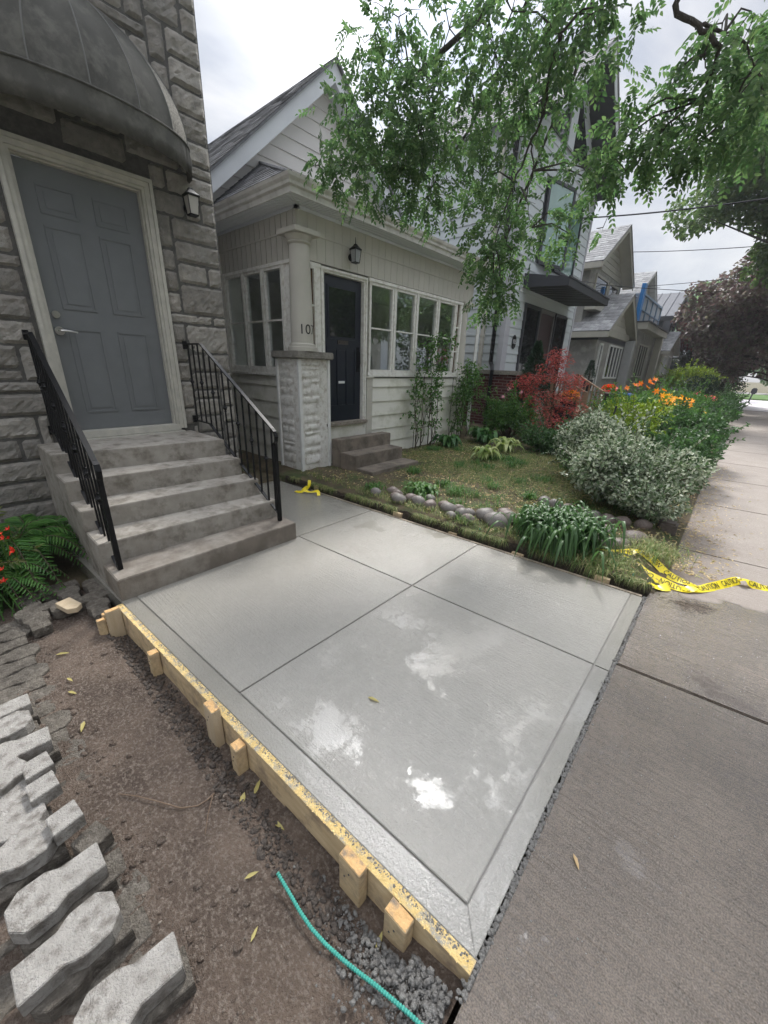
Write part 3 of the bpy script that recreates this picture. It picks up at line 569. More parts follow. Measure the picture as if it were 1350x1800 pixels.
stake(-1.28, yo(-1.28), .055, .05, -.015, -.30, 'short stake with a dark wet top just nearer than the tall pale one')
stake(-.575, yo(-.575), .10, .04, .02, -.30, 'broad stake with torn orange top, fifth along the board')
stake(-.375, yo(-.375), .085, .045, .0, -.30, 'broad splintered stake nearest the end of the form board')
for x, w_, top, lb in [(-3.93, .06, .07, 'small block-like stake on the far board nearest the porch pillar'), (-2.56, .12, .05, 'bright wooden block on the far board in front of the river stones'), (-1.85, .09, .012, 'low flat stake top on the far board beside the green peg'), (-1.16, .11, .012, 'low flat stake top on the far board below the dark hosta'), (-.45, .11, .04, 'stake with stapled tag at the far board beside the caution tape')]:
    y = slab_far(x) + .072; t = thing('wooden_stake', (x, y, -.25), lb, 'stake', 'wooden stakes holding the form boards'); MB().box(x - w_ / 2, x + w_ / 2, y - .038, y, -.25, top).build('shaft', M_wood, t, bevel=.002)
# loose wedge lying on the old pavers
t = thing('wooden_wedge', (-3.02, .30, -.05), 'pointed offcut of pale lumber lying on old pavers beside the steps', 'wood offcut')
cx, cy = -3.10, .30; a = .25; pl = [(-.10, -.045), (.05, -.045), (.085, 0), (.05, .045), (-.10, .045)]
MB().prism([(cx + px * math.cos(a) - py * math.sin(a), cy + px * math.sin(a) + py * math.cos(a)) for px, py in pl], lambda u, z, n=0: (u, z, n), -.055, -.018).build('block', M_woodpale, t, bevel=.002)

# ================================================================== PAVERS
def paver_poly(L=.24, W=.138, kind='key'):
    h = W / 2; c = W * .25; x0 = -L / 2; s = W * .36
    if kind == 'oct': return [(-h, -h + c), (-h + c, -h), (h - c, -h), (h, -h + c), (h, h - c), (h - c, h), (-h + c, h), (-h, h - c)]
    if kind == 'sq': return [(-.045, -.045), (.045, -.045), (.045, .045), (-.045, .045)]
    return [(x0, -h + c), (x0 + c, -h), (x0 + W - c, -h), (x0 + W, -s), (L / 2, -s), (L / 2, s), (x0 + W, s), (x0 + W - c, h), (x0 + c, h), (x0, h - c)]
def paver_mesh(kind, th, mat, seed, chip=.004):
    r = random.Random(seed); b = MB(); pl = [(x + r.uniform(-chip, chip) * .25, y + r.uniform(-chip, chip) * .25) for x, y in paver_poly(kind=kind)]
    b.prism(pl, lambda u, z, n=0: (u, z, n), 0, th); o = b.build('paver', mat, bevel=.0025)
    me = o.data; bm = bmesh.new(); bm.from_mesh(me); bmesh.ops.triangulate(bm, faces=bm.faces); bmesh.ops.subdivide_edges(bm, edges=[e for e in bm.edges if e.calc_length() > .03], cuts=2, use_grid_fill=True)
    for v in bm.verts: v.co += v.normal * .0004 * fbm(v.co.x * 30, v.co.y * 30, v.co.z * 30 + seed)
    bm.to_mesh(me); bm.free(); bpy.data.objects.remove(o); return me
P_pale = [paver_mesh('key', .062, M_paver, i) for i in range(4)]; P_sq = paver_mesh('sq', .06, M_paver, 9, .008); P_oct = paver_mesh('oct', .06, M_paver, 12, .009)
P_old = [paver_mesh('key', .06, M_paverold, 20 + i) for i in range(3)]; P_oldsq = paver_mesh('sq', .06, M_paverold, 33)
def put_paver(me, x, y, z, rz, label, group, tx=0, ty=0):
    o = bpy.data.objects.new('paver', me); COL.objects.link(o); o.location = (x, y, z); o.rotation_euler = (tx, ty, rz); return tag(o, label, 'paver', group)
# old border still in the ground (octagon heads towards the dirt)
ORD = ['first','second','third','fourth','fifth','sixth','seventh','eighth','ninth','tenth','eleventh','twelfth','thirteenth','fourteenth','fifteenth','sixteenth','seventeenth','eighteenth','nineteenth','twentieth']
k = 0
for i in range(20):
    x = -3.25 + i * .125; z = -.165; y = .02 + .02 * sstep(-3, -1, x)
    if i % 2: put_paver(P_old[i % 3], x, y - .06, z + random.uniform(-.004, .004), PI / 2 + PI + random.uniform(-.04, .04), f'{ORD[i]} dusty paver from the steps in the toothed row along the dirt', 'old pavers edging the dirt')
    else: put_paver(P_old[(i + 1) % 3], x, y - .10, z + random.uniform(-.004, .004), PI / 2 + random.uniform(-.04, .04), f'{ORD[i]} dusty paver from the steps in the toothed row along the dirt', 'old pavers edging the dirt')
for i in range(16):
    for j in range(2):
        x = -3.45 + i * .155 + j * .07; y = -.28 - j * .2
        put_paver(P_old[(i + j) % 3], x, y, -.168, PI / 2 + random.uniform(-.05, .05), f'{ORD[i]} sunken paver from the steps, {["second","third"][j]} row away from the dirt', 'old pavers edging the dirt')
for i, (x, y) in enumerate([(-3.12, .12), (-3.28, .14), (-3.45, .12), (-3.2, .32), (-3.36, .34), (-3.52, .30), (-3.02, .44), (-3.2, .50), (-3.38, .5)]):
    put_paver(P_old[i % 3], x, y, -.125, random.uniform(-.1, .1) + (PI / 2 if i % 2 else 0), f'{ORD[i]} dark sunken paver beside the left flank of the steps', 'sunken pavers by the steps')
# loose pale pavers stacked along the border
loose = [(-2.23, -.155, 0, 0, 'k', 'pale loose paver at the far end of the stack, farthest from the camera'),
         (-2.10, -.165, .05, 0, 'k', 'pale loose paver second from the far end of the stack'),
         (-1.93, -.13, -.05, 0, 'k', 'pale wide loose paver third from the far end of the stack'),
         (-1.79, -.175, .4, 1, 'o', 'small broken octagonal paver at the left frame edge behind the cracked piece'),
         (-1.745, -.075, .1, 1, 's', 'cracked wedge shaped paver piece resting on another'),
         (-1.70, -.215, -.05, 0, 'k', 'pale paver cut by the left frame edge beside the small square piece'),
         (-1.625, -.075, .08, 1, 's', 'small squarish paver offcut leaning on the row'),
         (-1.57, -.205, .03, 0, 'k', 'pale long paver in the middle of the stack with a mossy side'),
         (-1.425, -.045, .12, 1, 's', 'smooth beige square paver lying on top of another'),
         (-1.44, -.20, 0, 0, 'k', 'grey cracked rectangular paver just before the keyhole shaped ones'),
         (-1.225, -.11, .02, 0, 'K', 'large keyhole paver, third from the nearest'),
         (-1.045, -.115, .03, 0, 'K', 'large keyhole paver, second from the nearest'),
         (-.81, -.03, -.12, 0, 'K', 'bright keyhole paver nearest the camera and closest to the dirt')]
for i, (x, y, r, up, kd, lb) in enumerate(loose):
    me = P_sq if kd == 's' else (P_oct if kd == 'o' else P_pale[i % 4]); z = -.045 + (.03 if up else 0) + random.uniform(-.004, .004)
    put_paver(me, x, y, z, (PI / 2 if i % 2 == 0 else -PI / 2) + r, lb, 'loose pale pavers stacked on the border', tx=random.uniform(-.04, .04), ty=random.uniform(-.03, .03))
    if not up: put_paver(P_old[i % 3], x + .02, y + .012, -.108, PI / 2 + r + random.uniform(-.05, .05), f'grimy paver underneath: {lb}'.replace('loose ', '')[:200], 'pavers under the loose row')
put_paver(P_oldsq, -1.35, -.0, -.10, .3, 'grimy paver underneath the pale loose row', 'pavers under the loose row'); 
# green rod in the dirt
t = thing('fibreglass_rod', (-.45, .4, -.09), 'bright green ribbed rod lying diagonally on the dirt', 'rod')
rp = [(-.772, .400, -.062), (-.70, .398, -.075), (-.64, .395, -.083), (-.581, .395, -.085), (-.52, .402, -.086), (-.461, .412, -.080), (-.40, .424, -.070), (-.341, .436, -.056), (-.235, .455, -.040), (-.19, .46, -.032)]
b = MB().tube(rp, .0052, 10); b.build('bar', M_greenrod, t, smooth=True)
b = MB(); R_ = [Vector(p) for p in rp]
tot = [0]
for a_, c_ in zip(R_[:-1], R_[1:]): tot.append(tot[-1] + (c_ - a_).length)
s_ = 0
while s_ < tot[-1] - .006:
    i = max(j for j in range(len(tot)) if tot[j] <= s_); i = min(i, len(R_) - 2); d_ = (R_[i + 1] - R_[i]).normalized(); p = R_[i] + d_ * (s_ - tot[i]); b.tube([p, p + d_ * .0028], .0064, 8); s_ += .0085
b.build('ribs', pm('green_rib', (.08, .42, .33), rough=.5), t)
for x, y, z1, lb in [(-2.80, 3.28, .07, 'short green peg between the far board and the small stones'), (-1.62, 3.37, .10, 'short green peg in the trench in front of the big river stones'), (-.27, 3.44, .09, 'short green peg beside the caution tape')]:
    t = thing('green_peg', (x, y, -.2), lb, 'peg', 'green pegs in the trench'); MB().tube([(x, y, -.2), (x + .005, y + .01, z1)], .006, 8).build('shaft', M_greenrod, t)

# ================================================================== STONE HOUSE
WX = -4.72
def ashlar(mb, F, u0, u1, z0, z1, holes, seed, unit=.098, depth=.030):
    r = random.Random(seed); nz = int((z1 - z0) / unit); cw = .16; nu = int((u1 - u0) / cw); occ = [[False] * nu for _ in range(nz)]
    def inhole(a, b_, c, d):
        for h in holes:
            if a < h[1] - .01 and b_ > h[0] + .01 and c < h[3] - .01 and d > h[2] + .01: return True
        return False
    for j in range(nz):
        for i in range(nu):
            if occ[j][i]: continue
            hh = r.choice([1, 2, 2, 2, 3]); ww = r.choice([1, 2, 3, 3, 4])
            if hh == 3: ww = max(ww, 2)
            if hh == 1: ww = max(2, ww)
            ww = min(ww, nu - i); hh = min(hh, nz - j)
            while ww > 1 and any(occ[j][i + k] for k in range(ww)): ww -= 1
            while hh > 1 and any(occ[j + q][i + k] for q in range(hh) for k in range(ww)): hh -= 1
            for q in range(hh):
                for k in range(ww): occ[j + q][i + k] = True
            a, b_, c, d = u0 + i * cw, u0 + (i + ww) * cw, z0 + j * unit, z0 + (j + hh) * unit
            if inhole(a, b_, c, d):     # trim against holes
                ok = False
                for h in holes:
                    if c < h[3] and d > h[2]:
                        if a < h[0] < b_: b_ = h[0]; ok = True
                        elif a < h[1] < b_: a = h[1]; ok = True
                if not ok or b_ - a < .03 or inhole(a, b_, c, d): continue
            g = .0045; a += g + r.uniform(0, .003); b_ -= g; c += g + r.uniform(0, .002); d -= g; nx_ = max(4, int((b_ - a) / .032)); nz_ = max(4, int((d - c) / .03)); sd_ = r.uniform(0, 99); dp = depth * r.uniform(.6, 1.25)
            tx, tz = r.uniform(-.35, .35), r.uniform(-.35, .35); o = len(mb.v)
            for q in range(nz_ + 1):
                for k in range(nx_ + 1):
                    u = k / nx_; v = q / nz_; ed = min(u, 1 - u) * (b_ - a), min(v, 1 - v) * (d - c); e_ = min(1, min(ed) / .012)
                    uu = a + (b_ - a) * u; vv = c + (d - c) * v
                    n_ = (0 if e_ == 0 else dp * (.55 + .45 * e_) * (.8 + tx * (u - .5) + tz * (v - .5)) + .012 * fbm(uu * 9 + sd_, vv * 9, sd_) + .010 * fbm(uu * 34, vv * 34, sd_))
                    w1 = .004 * fbm(uu * 20, vv * 20, 7); mb.v.append(F(uu + w1, vv + w1, n_ - .004))
            for q in range(nz_):
                for k in range(nx_):
                    p = o + q * (nx_ + 1) + k; mb.f.append((p, p + 1, p + nx_ + 2, p + nx_ + 1))
sh = thing('stone_house', (-7, 0, 0), 'grey split-stone house at the left with a grey six-panel door', 'house')
DY0, DY1, DZ0, DZ1 = .885, 1.785, .905, 3.06      # door leaf
fw = .105
F = FX(WX); b = MB(); ashlar(b, F, -2.92, 2.535, -.2, 9.6, [(DY0 - fw, DY1 + fw, .80, DZ1 + fw + .02), (DY0 - .2, DY1 + .2, .6, .83)], 3)
b.build('wall', M_stone, sh)
b = MB(); b.box(WX - .25, WX, -3, DY0 - fw, -.3, 9.6).box(WX - .25, WX, DY1 + fw, 2.50, -.3, 9.6).box(WX - .25, WX, DY0 - fw, DY1 + fw, DZ1 + fw, 9.6).box(WX - .25, WX, DY0 - fw, DY1 + fw, -.3, .8)
b.box(-12, WX - .25, 2.40, 2.50, -.3, 9.6); b.build('mortar_backing', M_mortar, sh)
b = MB(); b.box(-12, WX - .02, 2.502, 2.53, -.3, 9.6); b.build('side_wall', M_greybrick, sh)
# ragged stone ends at the corner
b = MB(); ashlar(b, lambda u, z, n=0: (u, 2.53 + n, z), -5.10, -4.72, -.2, 9.6, [], 8, depth=.02); b.build('corner_stones', M_stone, sh, smooth=True)
d = MB(); F = FX(WX - .07); d.fbox(F, DY0, DY1, DZ0, DZ1, -.04, 0); door = d.build('door', M_greydoor, sh, bevel=.002)
W_ = DY1 - DY0; b = MB()
for (c0, c1) in [(.13, .43), (.57, .87)]:
    for (r0, r1) in [(.075, .43), (.50, .80), (.86, .95)]:
        u0, u1 = DY0 + W_ * c0, DY0 + W_ * c1; H_ = DZ1 - DZ0; z0, z1 = DZ0 + H_ * r0, DZ0 + H_ * r1
        if r0 > .8: z0, z1 = DZ0 + H_ * .835, DZ0 + H_ * .935
        m_ = .022
        for (a, c, e, f_) in [(u0, u1, z0, z0 + m_), (u0, u1, z1 - m_, z1), (u0, u0 + m_, z0 + m_, z1 - m_), (u1 - m_, u1, z0 + m_, z1 - m_)]: b.fbox(F, a, c, e, f_, -.001, .008)
        b.fbox(F, u0 + .045, u1 - .045, z0 + .045, z1 - .045, -.001, .006)
b.build('door_panels', M_greydoor, door, bevel=.003)
b = MB(); ku = DY0 + .055
hz = 1.80
def disc(b, F, u, z, r, n0, n1, seg=20): b.prism([(u + r * math.cos(2 * PI * i / seg), z + r * math.sin(2 * PI * i / seg)) for i in range(seg)], F, n0, n1)
disc(b, F, ku, hz, .036, 0, .014); disc(b, F, ku, hz, .014, .014, .05); b.tube([F(ku, hz, .052), F(ku + .03, hz + .004, .056), F(ku + .08, hz, .052), F(ku + .125, hz - .006, .045)], [.012, .011, .009, .007], 10)
b.build('handle', M_steel, door, smooth=False)
b = MB(); disc(b, F, ku, hz + .135, .03, 0, .016); disc(b, F, ku, hz + .135, .011, .016, .02); b.build('deadbolt', M_steel, door)
F = FX(WX); b = MB()
for nn, wo, wi in [(.058, fw, fw * .72), (.040, fw * .72, fw * .34), (.022, fw * .34, fw * .12), (-.02, fw * .12, 0)]:
    b.fbox(F, DY0 - wo, DY0 - wi, .86, DZ1 + wo, -.07, nn); b.fbox(F, DY1 + wi, DY1 + wo, .86, DZ1 + wo, -.07, nn); b.fbox(F, DY0 - wi, DY1 + wi, DZ1 + wi, DZ1 + wo, -.07, nn)
b.build('door_frame', M_cream, sh)
b = MB(); b.fbox(F, DY0 - .02, DY1 + .05, .835, .903, -.09, .035); b.fbox(F, DY0 - .05, DY1 + .08, .80, .833, -.09, .07); b.build('threshold', M_cream, sh, bevel=.004)
# awning
aw = thing('awning', (WX, 1.35, 3.25), 'dark domed canvas awning over the grey door, weathered at its right end', 'awning')
cyA, aR, dA, zr, zv, zt = 1.36, .905, .50, 3.25, 3.47, 4.20
def awp(phi, th): # phi along the rim 0..pi, th 0 rim .. pi/2 apex
    return (WX + .03 + dA * math.sin(phi) * math.cos(th), cyA + aR * math.cos(phi) * math.cos(th), zv + (zt - zv) * math.sin(th))
segs = 8
for s in range(segs):
    b = MB(); n1_, n2_ = 8, 14; o = 0; p0, p1 = PI * s / segs, PI * (s + 1) / segs
    for i in range(n1_ + 1):
        for j in range(n2_ + 1):
            ph = p0 + (p1 - p0) * i / n1_; th = PI / 2 * j / n2_; x, y, z = awp(ph, th); sg = .03 * math.sin(PI * i / n1_) * math.sin(2 * th) * (1); x -= sg * math.sin(ph); z -= sg * .6
            b.v.append((x, y, z))
    for i in range(n1_):
        for j in range(n2_): a = i * (n2_ + 1) + j; b.f.append((a, a + n2_ + 1, a + n2_ + 2, a + 1))
    b.build('canvas_panel', M_awnlight if s < 2 else M_awning, aw, smooth=True)
b = MB()
for s in range(0, segs + 1): b.tube([awp(PI * s / segs, PI / 2 * j / 14) for j in range(15)], .006, 6)
b.build('seam', pm('awning_seam', (.14, .138, .13), rough=.8), aw)
b = MB(); n_ = 96
for i in range(n_ + 1):
    ph = PI * i / n_; wv = 1 + .02 * math.sin(ph * 23) + (.03 * math.sin(ph * 60) if ph < .5 else 0)
    x = WX + .03 + dA * math.sin(ph); y = cyA + aR * math.cos(ph)
    b.v += [(x, y, zv + .004), (WX + .03 + dA * math.sin(ph) * wv, cyA + aR * math.cos(ph) * (1 + (wv - 1) * .5), (zr + zv) / 2), (x, y, zr + .006 * math.sin(ph * 19)), (WX + .03 + (dA - .02) * math.sin(ph), cyA + (aR - .02) * math.cos(ph), zr + .01), (WX + .03 + (dA - .02) * math.sin(ph), cyA + (aR - .02) * math.cos(ph), zv)]
for i in range(n_):
    for k in range(4): a = i * 5 + k; b.f.append((a, a + 5, a + 6, a + 1))
b.build('valance', M_awning, aw, smooth=True)
b = MB(); b.tube([awp(PI * i / 40, 0) for i in range(41)], .010, 6); b.tube([(WX + .02, cyA - aR, zv), (WX + .02, cyA + aR, zv)], .012, 6); b.build('hoop', M_awning, aw)
# lantern on the stone
def lantern(name, F, u, z, label, sc=1.0, glass=M_lampglass, finial=False):
    t = thing(name, F(u, z, 0), label, 'wall lantern'); b = MB(); s = sc
    disc(b, F, u, z - .02 * s, .045 * s, 0, .02); b.tube([F(u, z, .02), F(u, z + .04 * s, .05 * s), F(u, z + .07 * s, .10 * s)], .008 * s, 6)
    def ring(h0, h1, w0, w1, bb, nc=.10 * s):
        c0 = [(-w0, -w0), (w0, -w0), (w0, w0), (-w0, w0)]; c1 = [(-w1, -w1), (w1, -w1), (w1, w1), (-w1, w1)]
        bb.hexa([F(u + a, z + h0, nc + c) for a, c in c0] + [F(u + a, z + h1, nc + c) for a, c in c1])
    ring(.06 * s, .075 * s, .062 * s, .062 * s, b); ring(.075 * s, .115 * s, .058 * s, .022 * s, b); ring(.115 * s, .13 * s, .022 * s, .016 * s, b); ring(-.10 * s, -.088 * s, .04 * s, .042 * s, b)
    if finial: b.tube([F(u, z + .12 * s, .1 * s), F(u, z + .21 * s, .1 * s)], [.008 * s, .003 * s], 6)
    for a in (-1, 1):
        for c in (-1, 1): b.tube([F(u + a * .041 * s, z - .09 * s, .10 * s + c * .041 * s), F(u + a * .056 * s, z + .065 * s, .10 * s + c * .056 * s)], .004 * s, 5)
    b.build('housing', M_black, t); g_ = MB(); ring(-.086 * s, .058 * s, .036 * s, .05 * s, g_); g_.build('glass', glass, t); return t
lantern('wall_lantern', FX(WX + .03), 2.215, 3.05, 'black carriage lantern on the stone wall beside the awning', 1.0)

# ------------------------------------------------------------------ concrete steps + railings
st = thing('concrete_steps', (-3.7, 1.3, 0), 'five worn grey concrete steps leading to the grey door', 'steps')
LX = [-2.855, -3.17, -3.49, -3.80, -4.12]; RX = [-2.872, -3.15, -3.42, -3.69, -3.94]; r_ = .164
LY = [.548, .545, .545, .545, .55]; RY = [2.045, 2.035, 2.01, 1.985, 1.955]
for i in range(5):
    b = MB(); xb_ = (LX[i + 1] - .004, RX[i + 1] - .004) if i < 4 else (WX + .0, WX + .0)
    zz0 = -.14; b.hexa([(xb_[0] + .004, LY[i], zz0), (LX[i], LY[i], zz0), (RX[i], RY[i], zz0), (xb_[1] + .004, RY[i], zz0), (xb_[0] + .004, LY[i], r_ * (i + 1)), (LX[i], LY[i], r_ * (i + 1)), (RX[i], RY[i], r_ * (i + 1)), (xb_[1] + .004, RY[i], r_ * (i + 1))])
    o = b.build('landing' if i == 4 else 'step', M_step if i else pm('damp_step_concrete', (.21, .178, .145), (.12, .10, .08), 5, .6, bump=.8, bscale=170, bdist=.006, c3=(.30, .27, .23), s3=3.0, detail=14), st, bevel=.006)
def railing(y0, y1, label, xw, xt, ztop, xpost, zpost, zbase, lowA, curve):
    t = thing('iron_railing', (xpost, y0, zbase), label, 'railing', 'black iron railings on the concrete steps'); Y = lambda x: y0 + (y1 - y0) * (x - xpost) / (xw - xpost)
    b = MB()
    top = [(xw, Y(xw), ztop), (xt, Y(xt), ztop)]
    for a, c in zip(top[:-1], top[1:]): b.bar(a, c, .034, .014)
    end = (xpost - .02, Y(xpost), zpost); b.bar(top[-1], end, .034, .014)
    sc = [(xpost - .02, zpost), (xpost + .012, zpost - .022), (xpost + .028, zpost - .06), (xpost + .022, zpost - .10), (xpost + .004, zpost - .13), (xpost, zpost - .17)]
    for a, c in zip(sc[:-1], sc[1:]): b.bar((a[0], y0, a[1]), (c[0], y0, c[1]), .034, .012, up=(1, 0, .3))
    b.build('handrail', M_black, t)
    MB().box(xpost - .016, xpost + .016, y0 - .016, y0 + .016, zbase, zpost - .12).build('post', M_black, t)
    slope = (zpost - ztop) / (xpost - xt); lz = lambda x: lowA if x < xt - .0 else lowA + slope * (x - xt) * 1.0
    b = MB(); b.bar((xw, Y(xw), lowA), (xt, Y(xt), lowA), .028, .01); b.bar((xt, Y(xt), lowA), (xpost, y0, lz(xpost)), .028, .01); b.build('bottom_rail', M_black, t)
    b = MB(); b.box(xw - .01, xw + .012, Y(xw) - .02, Y(xw) + .02, ztop - .05, ztop + .03).box(xw - .01, xw + .012, Y(xw) - .02, Y(xw) + .02, lowA - .03, lowA + .05); b.build('wall_bracket', M_black, t)
    nbal = 14
    for i in range(nbal):
        x = xw + .07 + (xpost - xw - .12) * i / (nbal - 1); zt_ = ztop if x < xt else ztop + slope * (x - xt); b = MB(); y = Y(x)
        b.box(x - .0065, x + .0065, y - .0065, y + .0065, lz(x), zt_ - .006)
        if i % 2 == (0 if i > 0 else 0):
            zm = (lz(x) + zt_) / 2 + .02; b.lathe([(.007, -.045), (.014, -.04), (.009, -.03), (.016, -.01), (.024, 0), (.016, .01), (.009, .03), (.014, .04), (.007, .045)], (x, y, zm), 10)
        b.build('baluster', M_black, t)
railing(.615, .68, 'black wrought iron railing on the left of the steps', WX + .03, -4.42, 1.755, -3.022, .955, .150, .93, 1)
railing(1.968, 2.0, 'black wrought iron railing on the right of the steps with a shiny handrail', WX + .03, -4.30, 1.75, -3.023, 1.04, .155, .94, 1)
# small scroll railing lying by the porch

# ================================================================== roof helper
def shingles(mb, P00, P10, P01, P11, rows, tab, seed=0, lift=.010):
    """P00..P10 eave, P01..P11 ridge; courses of tabs, each an island"""
    r = random.Random(seed); a, b_, c, d = map(Vector, (P00, P10, P01, P11)); nrm = (b_ - a).cross(c - a).normalized()
    if nrm.z < 0: nrm = -nrm
    for i in range(rows):
        t0, t1 = i / rows, min(1, (i + 1.12) / rows); e0, e1, f0, f1 = a.lerp(c, t0), b_.lerp(d, t0), a.lerp(c, t1), b_.lerp(d, t1); Lh = (e1 - e0).length; n = max(1, int(Lh / tab)); off = r.random() * .9; ps = [0] + [(k + off) / (n + 1) for k in range(n + 1)] + [1]
        for s0, s1 in zip(ps[:-1], ps[1:]):
            if (s1 - s0) * Lh < .02: continue
            g_ = .004 / max(Lh, .1); l = lift * r.uniform(.8, 1.4); v = [e0.lerp(e1, s0 + g_) + nrm * l, e0.lerp(e1, s1 - g_) + nrm * l, f0.lerp(f1, s1 - g_) + nrm * .002, f0.lerp(f1, s0 + g_) + nrm * .002, e0.lerp(e1, s0 + g_) - nrm * .002, e0.lerp(e1, s1 - g_) - nrm * .002]
            mb.add(v, [(0, 1, 2, 3), (0, 4, 5, 1)])
    mb.add([a - nrm * .03, b_ - nrm * .03, d - nrm * .03, c - nrm * .03, a, b_, d, c], [(0, 1, 2, 3), (0, 1, 5, 4), (1, 2, 6, 5), (2, 3, 7, 6), (3, 0, 4, 7), (4, 5, 6, 7)])
def window(parent, F, u0, u1, z0, z1, fr=.035, rails=(), mullions=(), mat=None, glass=None, depth=.05, n=0, name='window', bar=.022):
    mat = mat or M_white; b = MB()
    if glass is not M_pane and glass is not M_amber: n += .05      # set proud of a solid wall
    b.fbox(F, u0, u1, z0, z0 + fr, n - depth, n + .012); b.fbox(F, u0, u1, z1 - fr, z1, n - depth, n + .012); b.fbox(F, u0, u0 + fr, z0 + fr, z1 - fr, n - depth, n + .010); b.fbox(F, u1 - fr, u1, z0 + fr, z1 - fr, n - depth, n + .010)
    for z in rails: b.fbox(F, u0 + fr, u1 - fr, z - bar / 2, z + bar / 2, n - depth + .01, n + .006)
    for u in mullions: b.fbox(F, u - bar / 2, u + bar / 2, z0 + fr, z1 - fr, n - depth + .01, n + .007)
    w_ = b.build(name, mat, parent); g_ = MB(); g_.fbox(F, u0 + fr * .5, u1 - fr * .5, z0 + fr * .5, z1 - fr * .5, n - depth * .6, n - depth * .5); g_.build('pane', glass or M_glassdark, w_); return w_

# ================================================================== WHITE PORCH HOUSE (107)
PX, PY, PE, MX = -4.65, 3.55, 7.95, -6.6
ph = thing('white_porch_house', (-6, 5.7, .1), 'white sided house with an enclosed glazed porch and a navy front door', 'house')
FXp, FYp = FX(PX), FY(PY)
b = MB(); siding(b, FXp, 4.97, 7.98, .08, 1.40, .237); siding(b, FYp, MX, PX - .02, .08, 1.40, .237)
b.build('lower_siding', M_siding, ph)
b = MB(); b.box(PX - .10, PX - .004, 4.86, 7.98, .0, 1.41).box(MX, PX - .10, PY + .004, PY + .1, .0, 1.41).box(MX, PX - .10, 7.88, 7.98, 0, 3.4).box(PX - .10, PX, 3.60, 4.86, 0, .57); b.build('lower_wall', M_frieze, ph)
b = MB(); b.fbox(FXp, 4.83, 4.97, .1, 1.41, -.02, .02); b.fbox(FXp, 4.80, 4.985, 1.41, 1.432, -.02, .035); b.build('corner_post', M_frieze, ph)
b = MB(); b.fbox(FXp, 4.86, 8.0, 1.432, 1.458, -.12, .03); b.fbox(FXp, 4.86, 8.0, 1.458, 1.50, -.12, .015); b.fbox(FYp, MX, PX, 1.41, 1.44, -.12, .05); b.fbox(FYp, MX, PX - .02, 1.44, 1.50, -.12, .02); b.build('window_sill', M_whiteworn, ph)
# facade windows (real openings, see through to the porch room)
for a, c in [(4.875, 5.455), (5.49, 6.06), (6.10, 6.73), (6.765, 7.375)]: window(ph, FXp, a, c, 1.50, 2.80, fr=.04, rails=(2.16,), mat=M_whiteworn, glass=M_pane)
window(ph, FXp, 7.40, 7.54, 1.50, 2.82, fr=.02, rails=(1.93, 2.38), mat=M_whiteworn, glass=M_amber, name='amber_sidelight')
window(ph, FXp, 3.675, 3.815, 1.36, 2.80, fr=.024, rails=(1.82, 2.34), mat=M_whiteworn, glass=M_amber, name='amber_sidelight')
b = MB()
for u in (5.4725, 6.08, 6.7475, 7.3875): b.fbox(FXp, u - .013, u + .013, 1.50, 2.82, -.08, .02)
b.fbox(FXp, 7.54, 7.60, 1.50, 2.84, -.08, .02); b.fbox(FXp, 4.84, 7.60, 2.80, 2.845, -.10, .028); b.fbox(FXp, 3.818, 3.895, .57, 2.84, -.08, .012); b.fbox(FXp, 3.6, 3.9, 2.80, 2.845, -.08, .02); b.fbox(FXp, 3.672, 3.818, .57, 1.36, -.08, .002); b.fbox(FXp, 3.60, 3.674, .57, 2.84, -.16, -.03); b.build('window_trim', M_whiteworn, ph)
# side windows
for a, c in [(-6.53, -6.03), (-5.99, -5.51), (-5.47, -5.02)]: window(ph, FYp, a, c, 1.50, 2.82, fr=.035, rails=(2.16,), mat=M_whiteworn, glass=M_pane)
b = MB()
for u in (-6.01, -5.49, -5.0): b.fbox(FYp, u - .012, u + .012, 1.5, 2.84, -.08, .022)
b.fbox(FYp, -6.6, -6.53, 1.5, 2.84, -.08, .02); b.fbox(FYp, -4.985, -4.80, 1.5, 2.84, -.10, .004); b.fbox(FYp, -6.6, PX, 2.82, 2.86, -.10, .026); b.build('side_window_trim', M_whiteworn, ph)
# frieze boards in two rows with grooves
b = MB()
for z0, z1, nn in [(2.86, 3.145, 0), (3.165, 3.40, .006)]:
    u = MX
    while u < PX - .01: b.fbox(FYp, u + .007, min(u + .119, PX), z0, z1, -.05, nn + .012); u += .126
    u = PY
    while u < 7.96: b.fbox(FXp, u + .002, min(u + .148, 7.97), z0, z1, -.05, nn + .006); u += .15
b.fbox(FYp, MX, PX + .004, 3.145, 3.165, -.05, .024); b.fbox(FXp, PY - .01, 7.97, 3.145, 3.165, -.05, .016)
b.box(MX, PX - .05, PY + .05, PY + .06, 2.86, 3.4).box(PX - .06, PX - .05, PY + .05, 7.97, 2.86, 3.4)
b.build('frieze', M_frieze, ph)
b = MB(); b.fbox(FYp, MX, PX + .03, 3.37, 3.405, -.02, .03); b.fbox(FXp, PY - .03, 8.0, 3.37, 3.404, -.02, .03); b.build('crown_moulding', M_aluminium, ph)
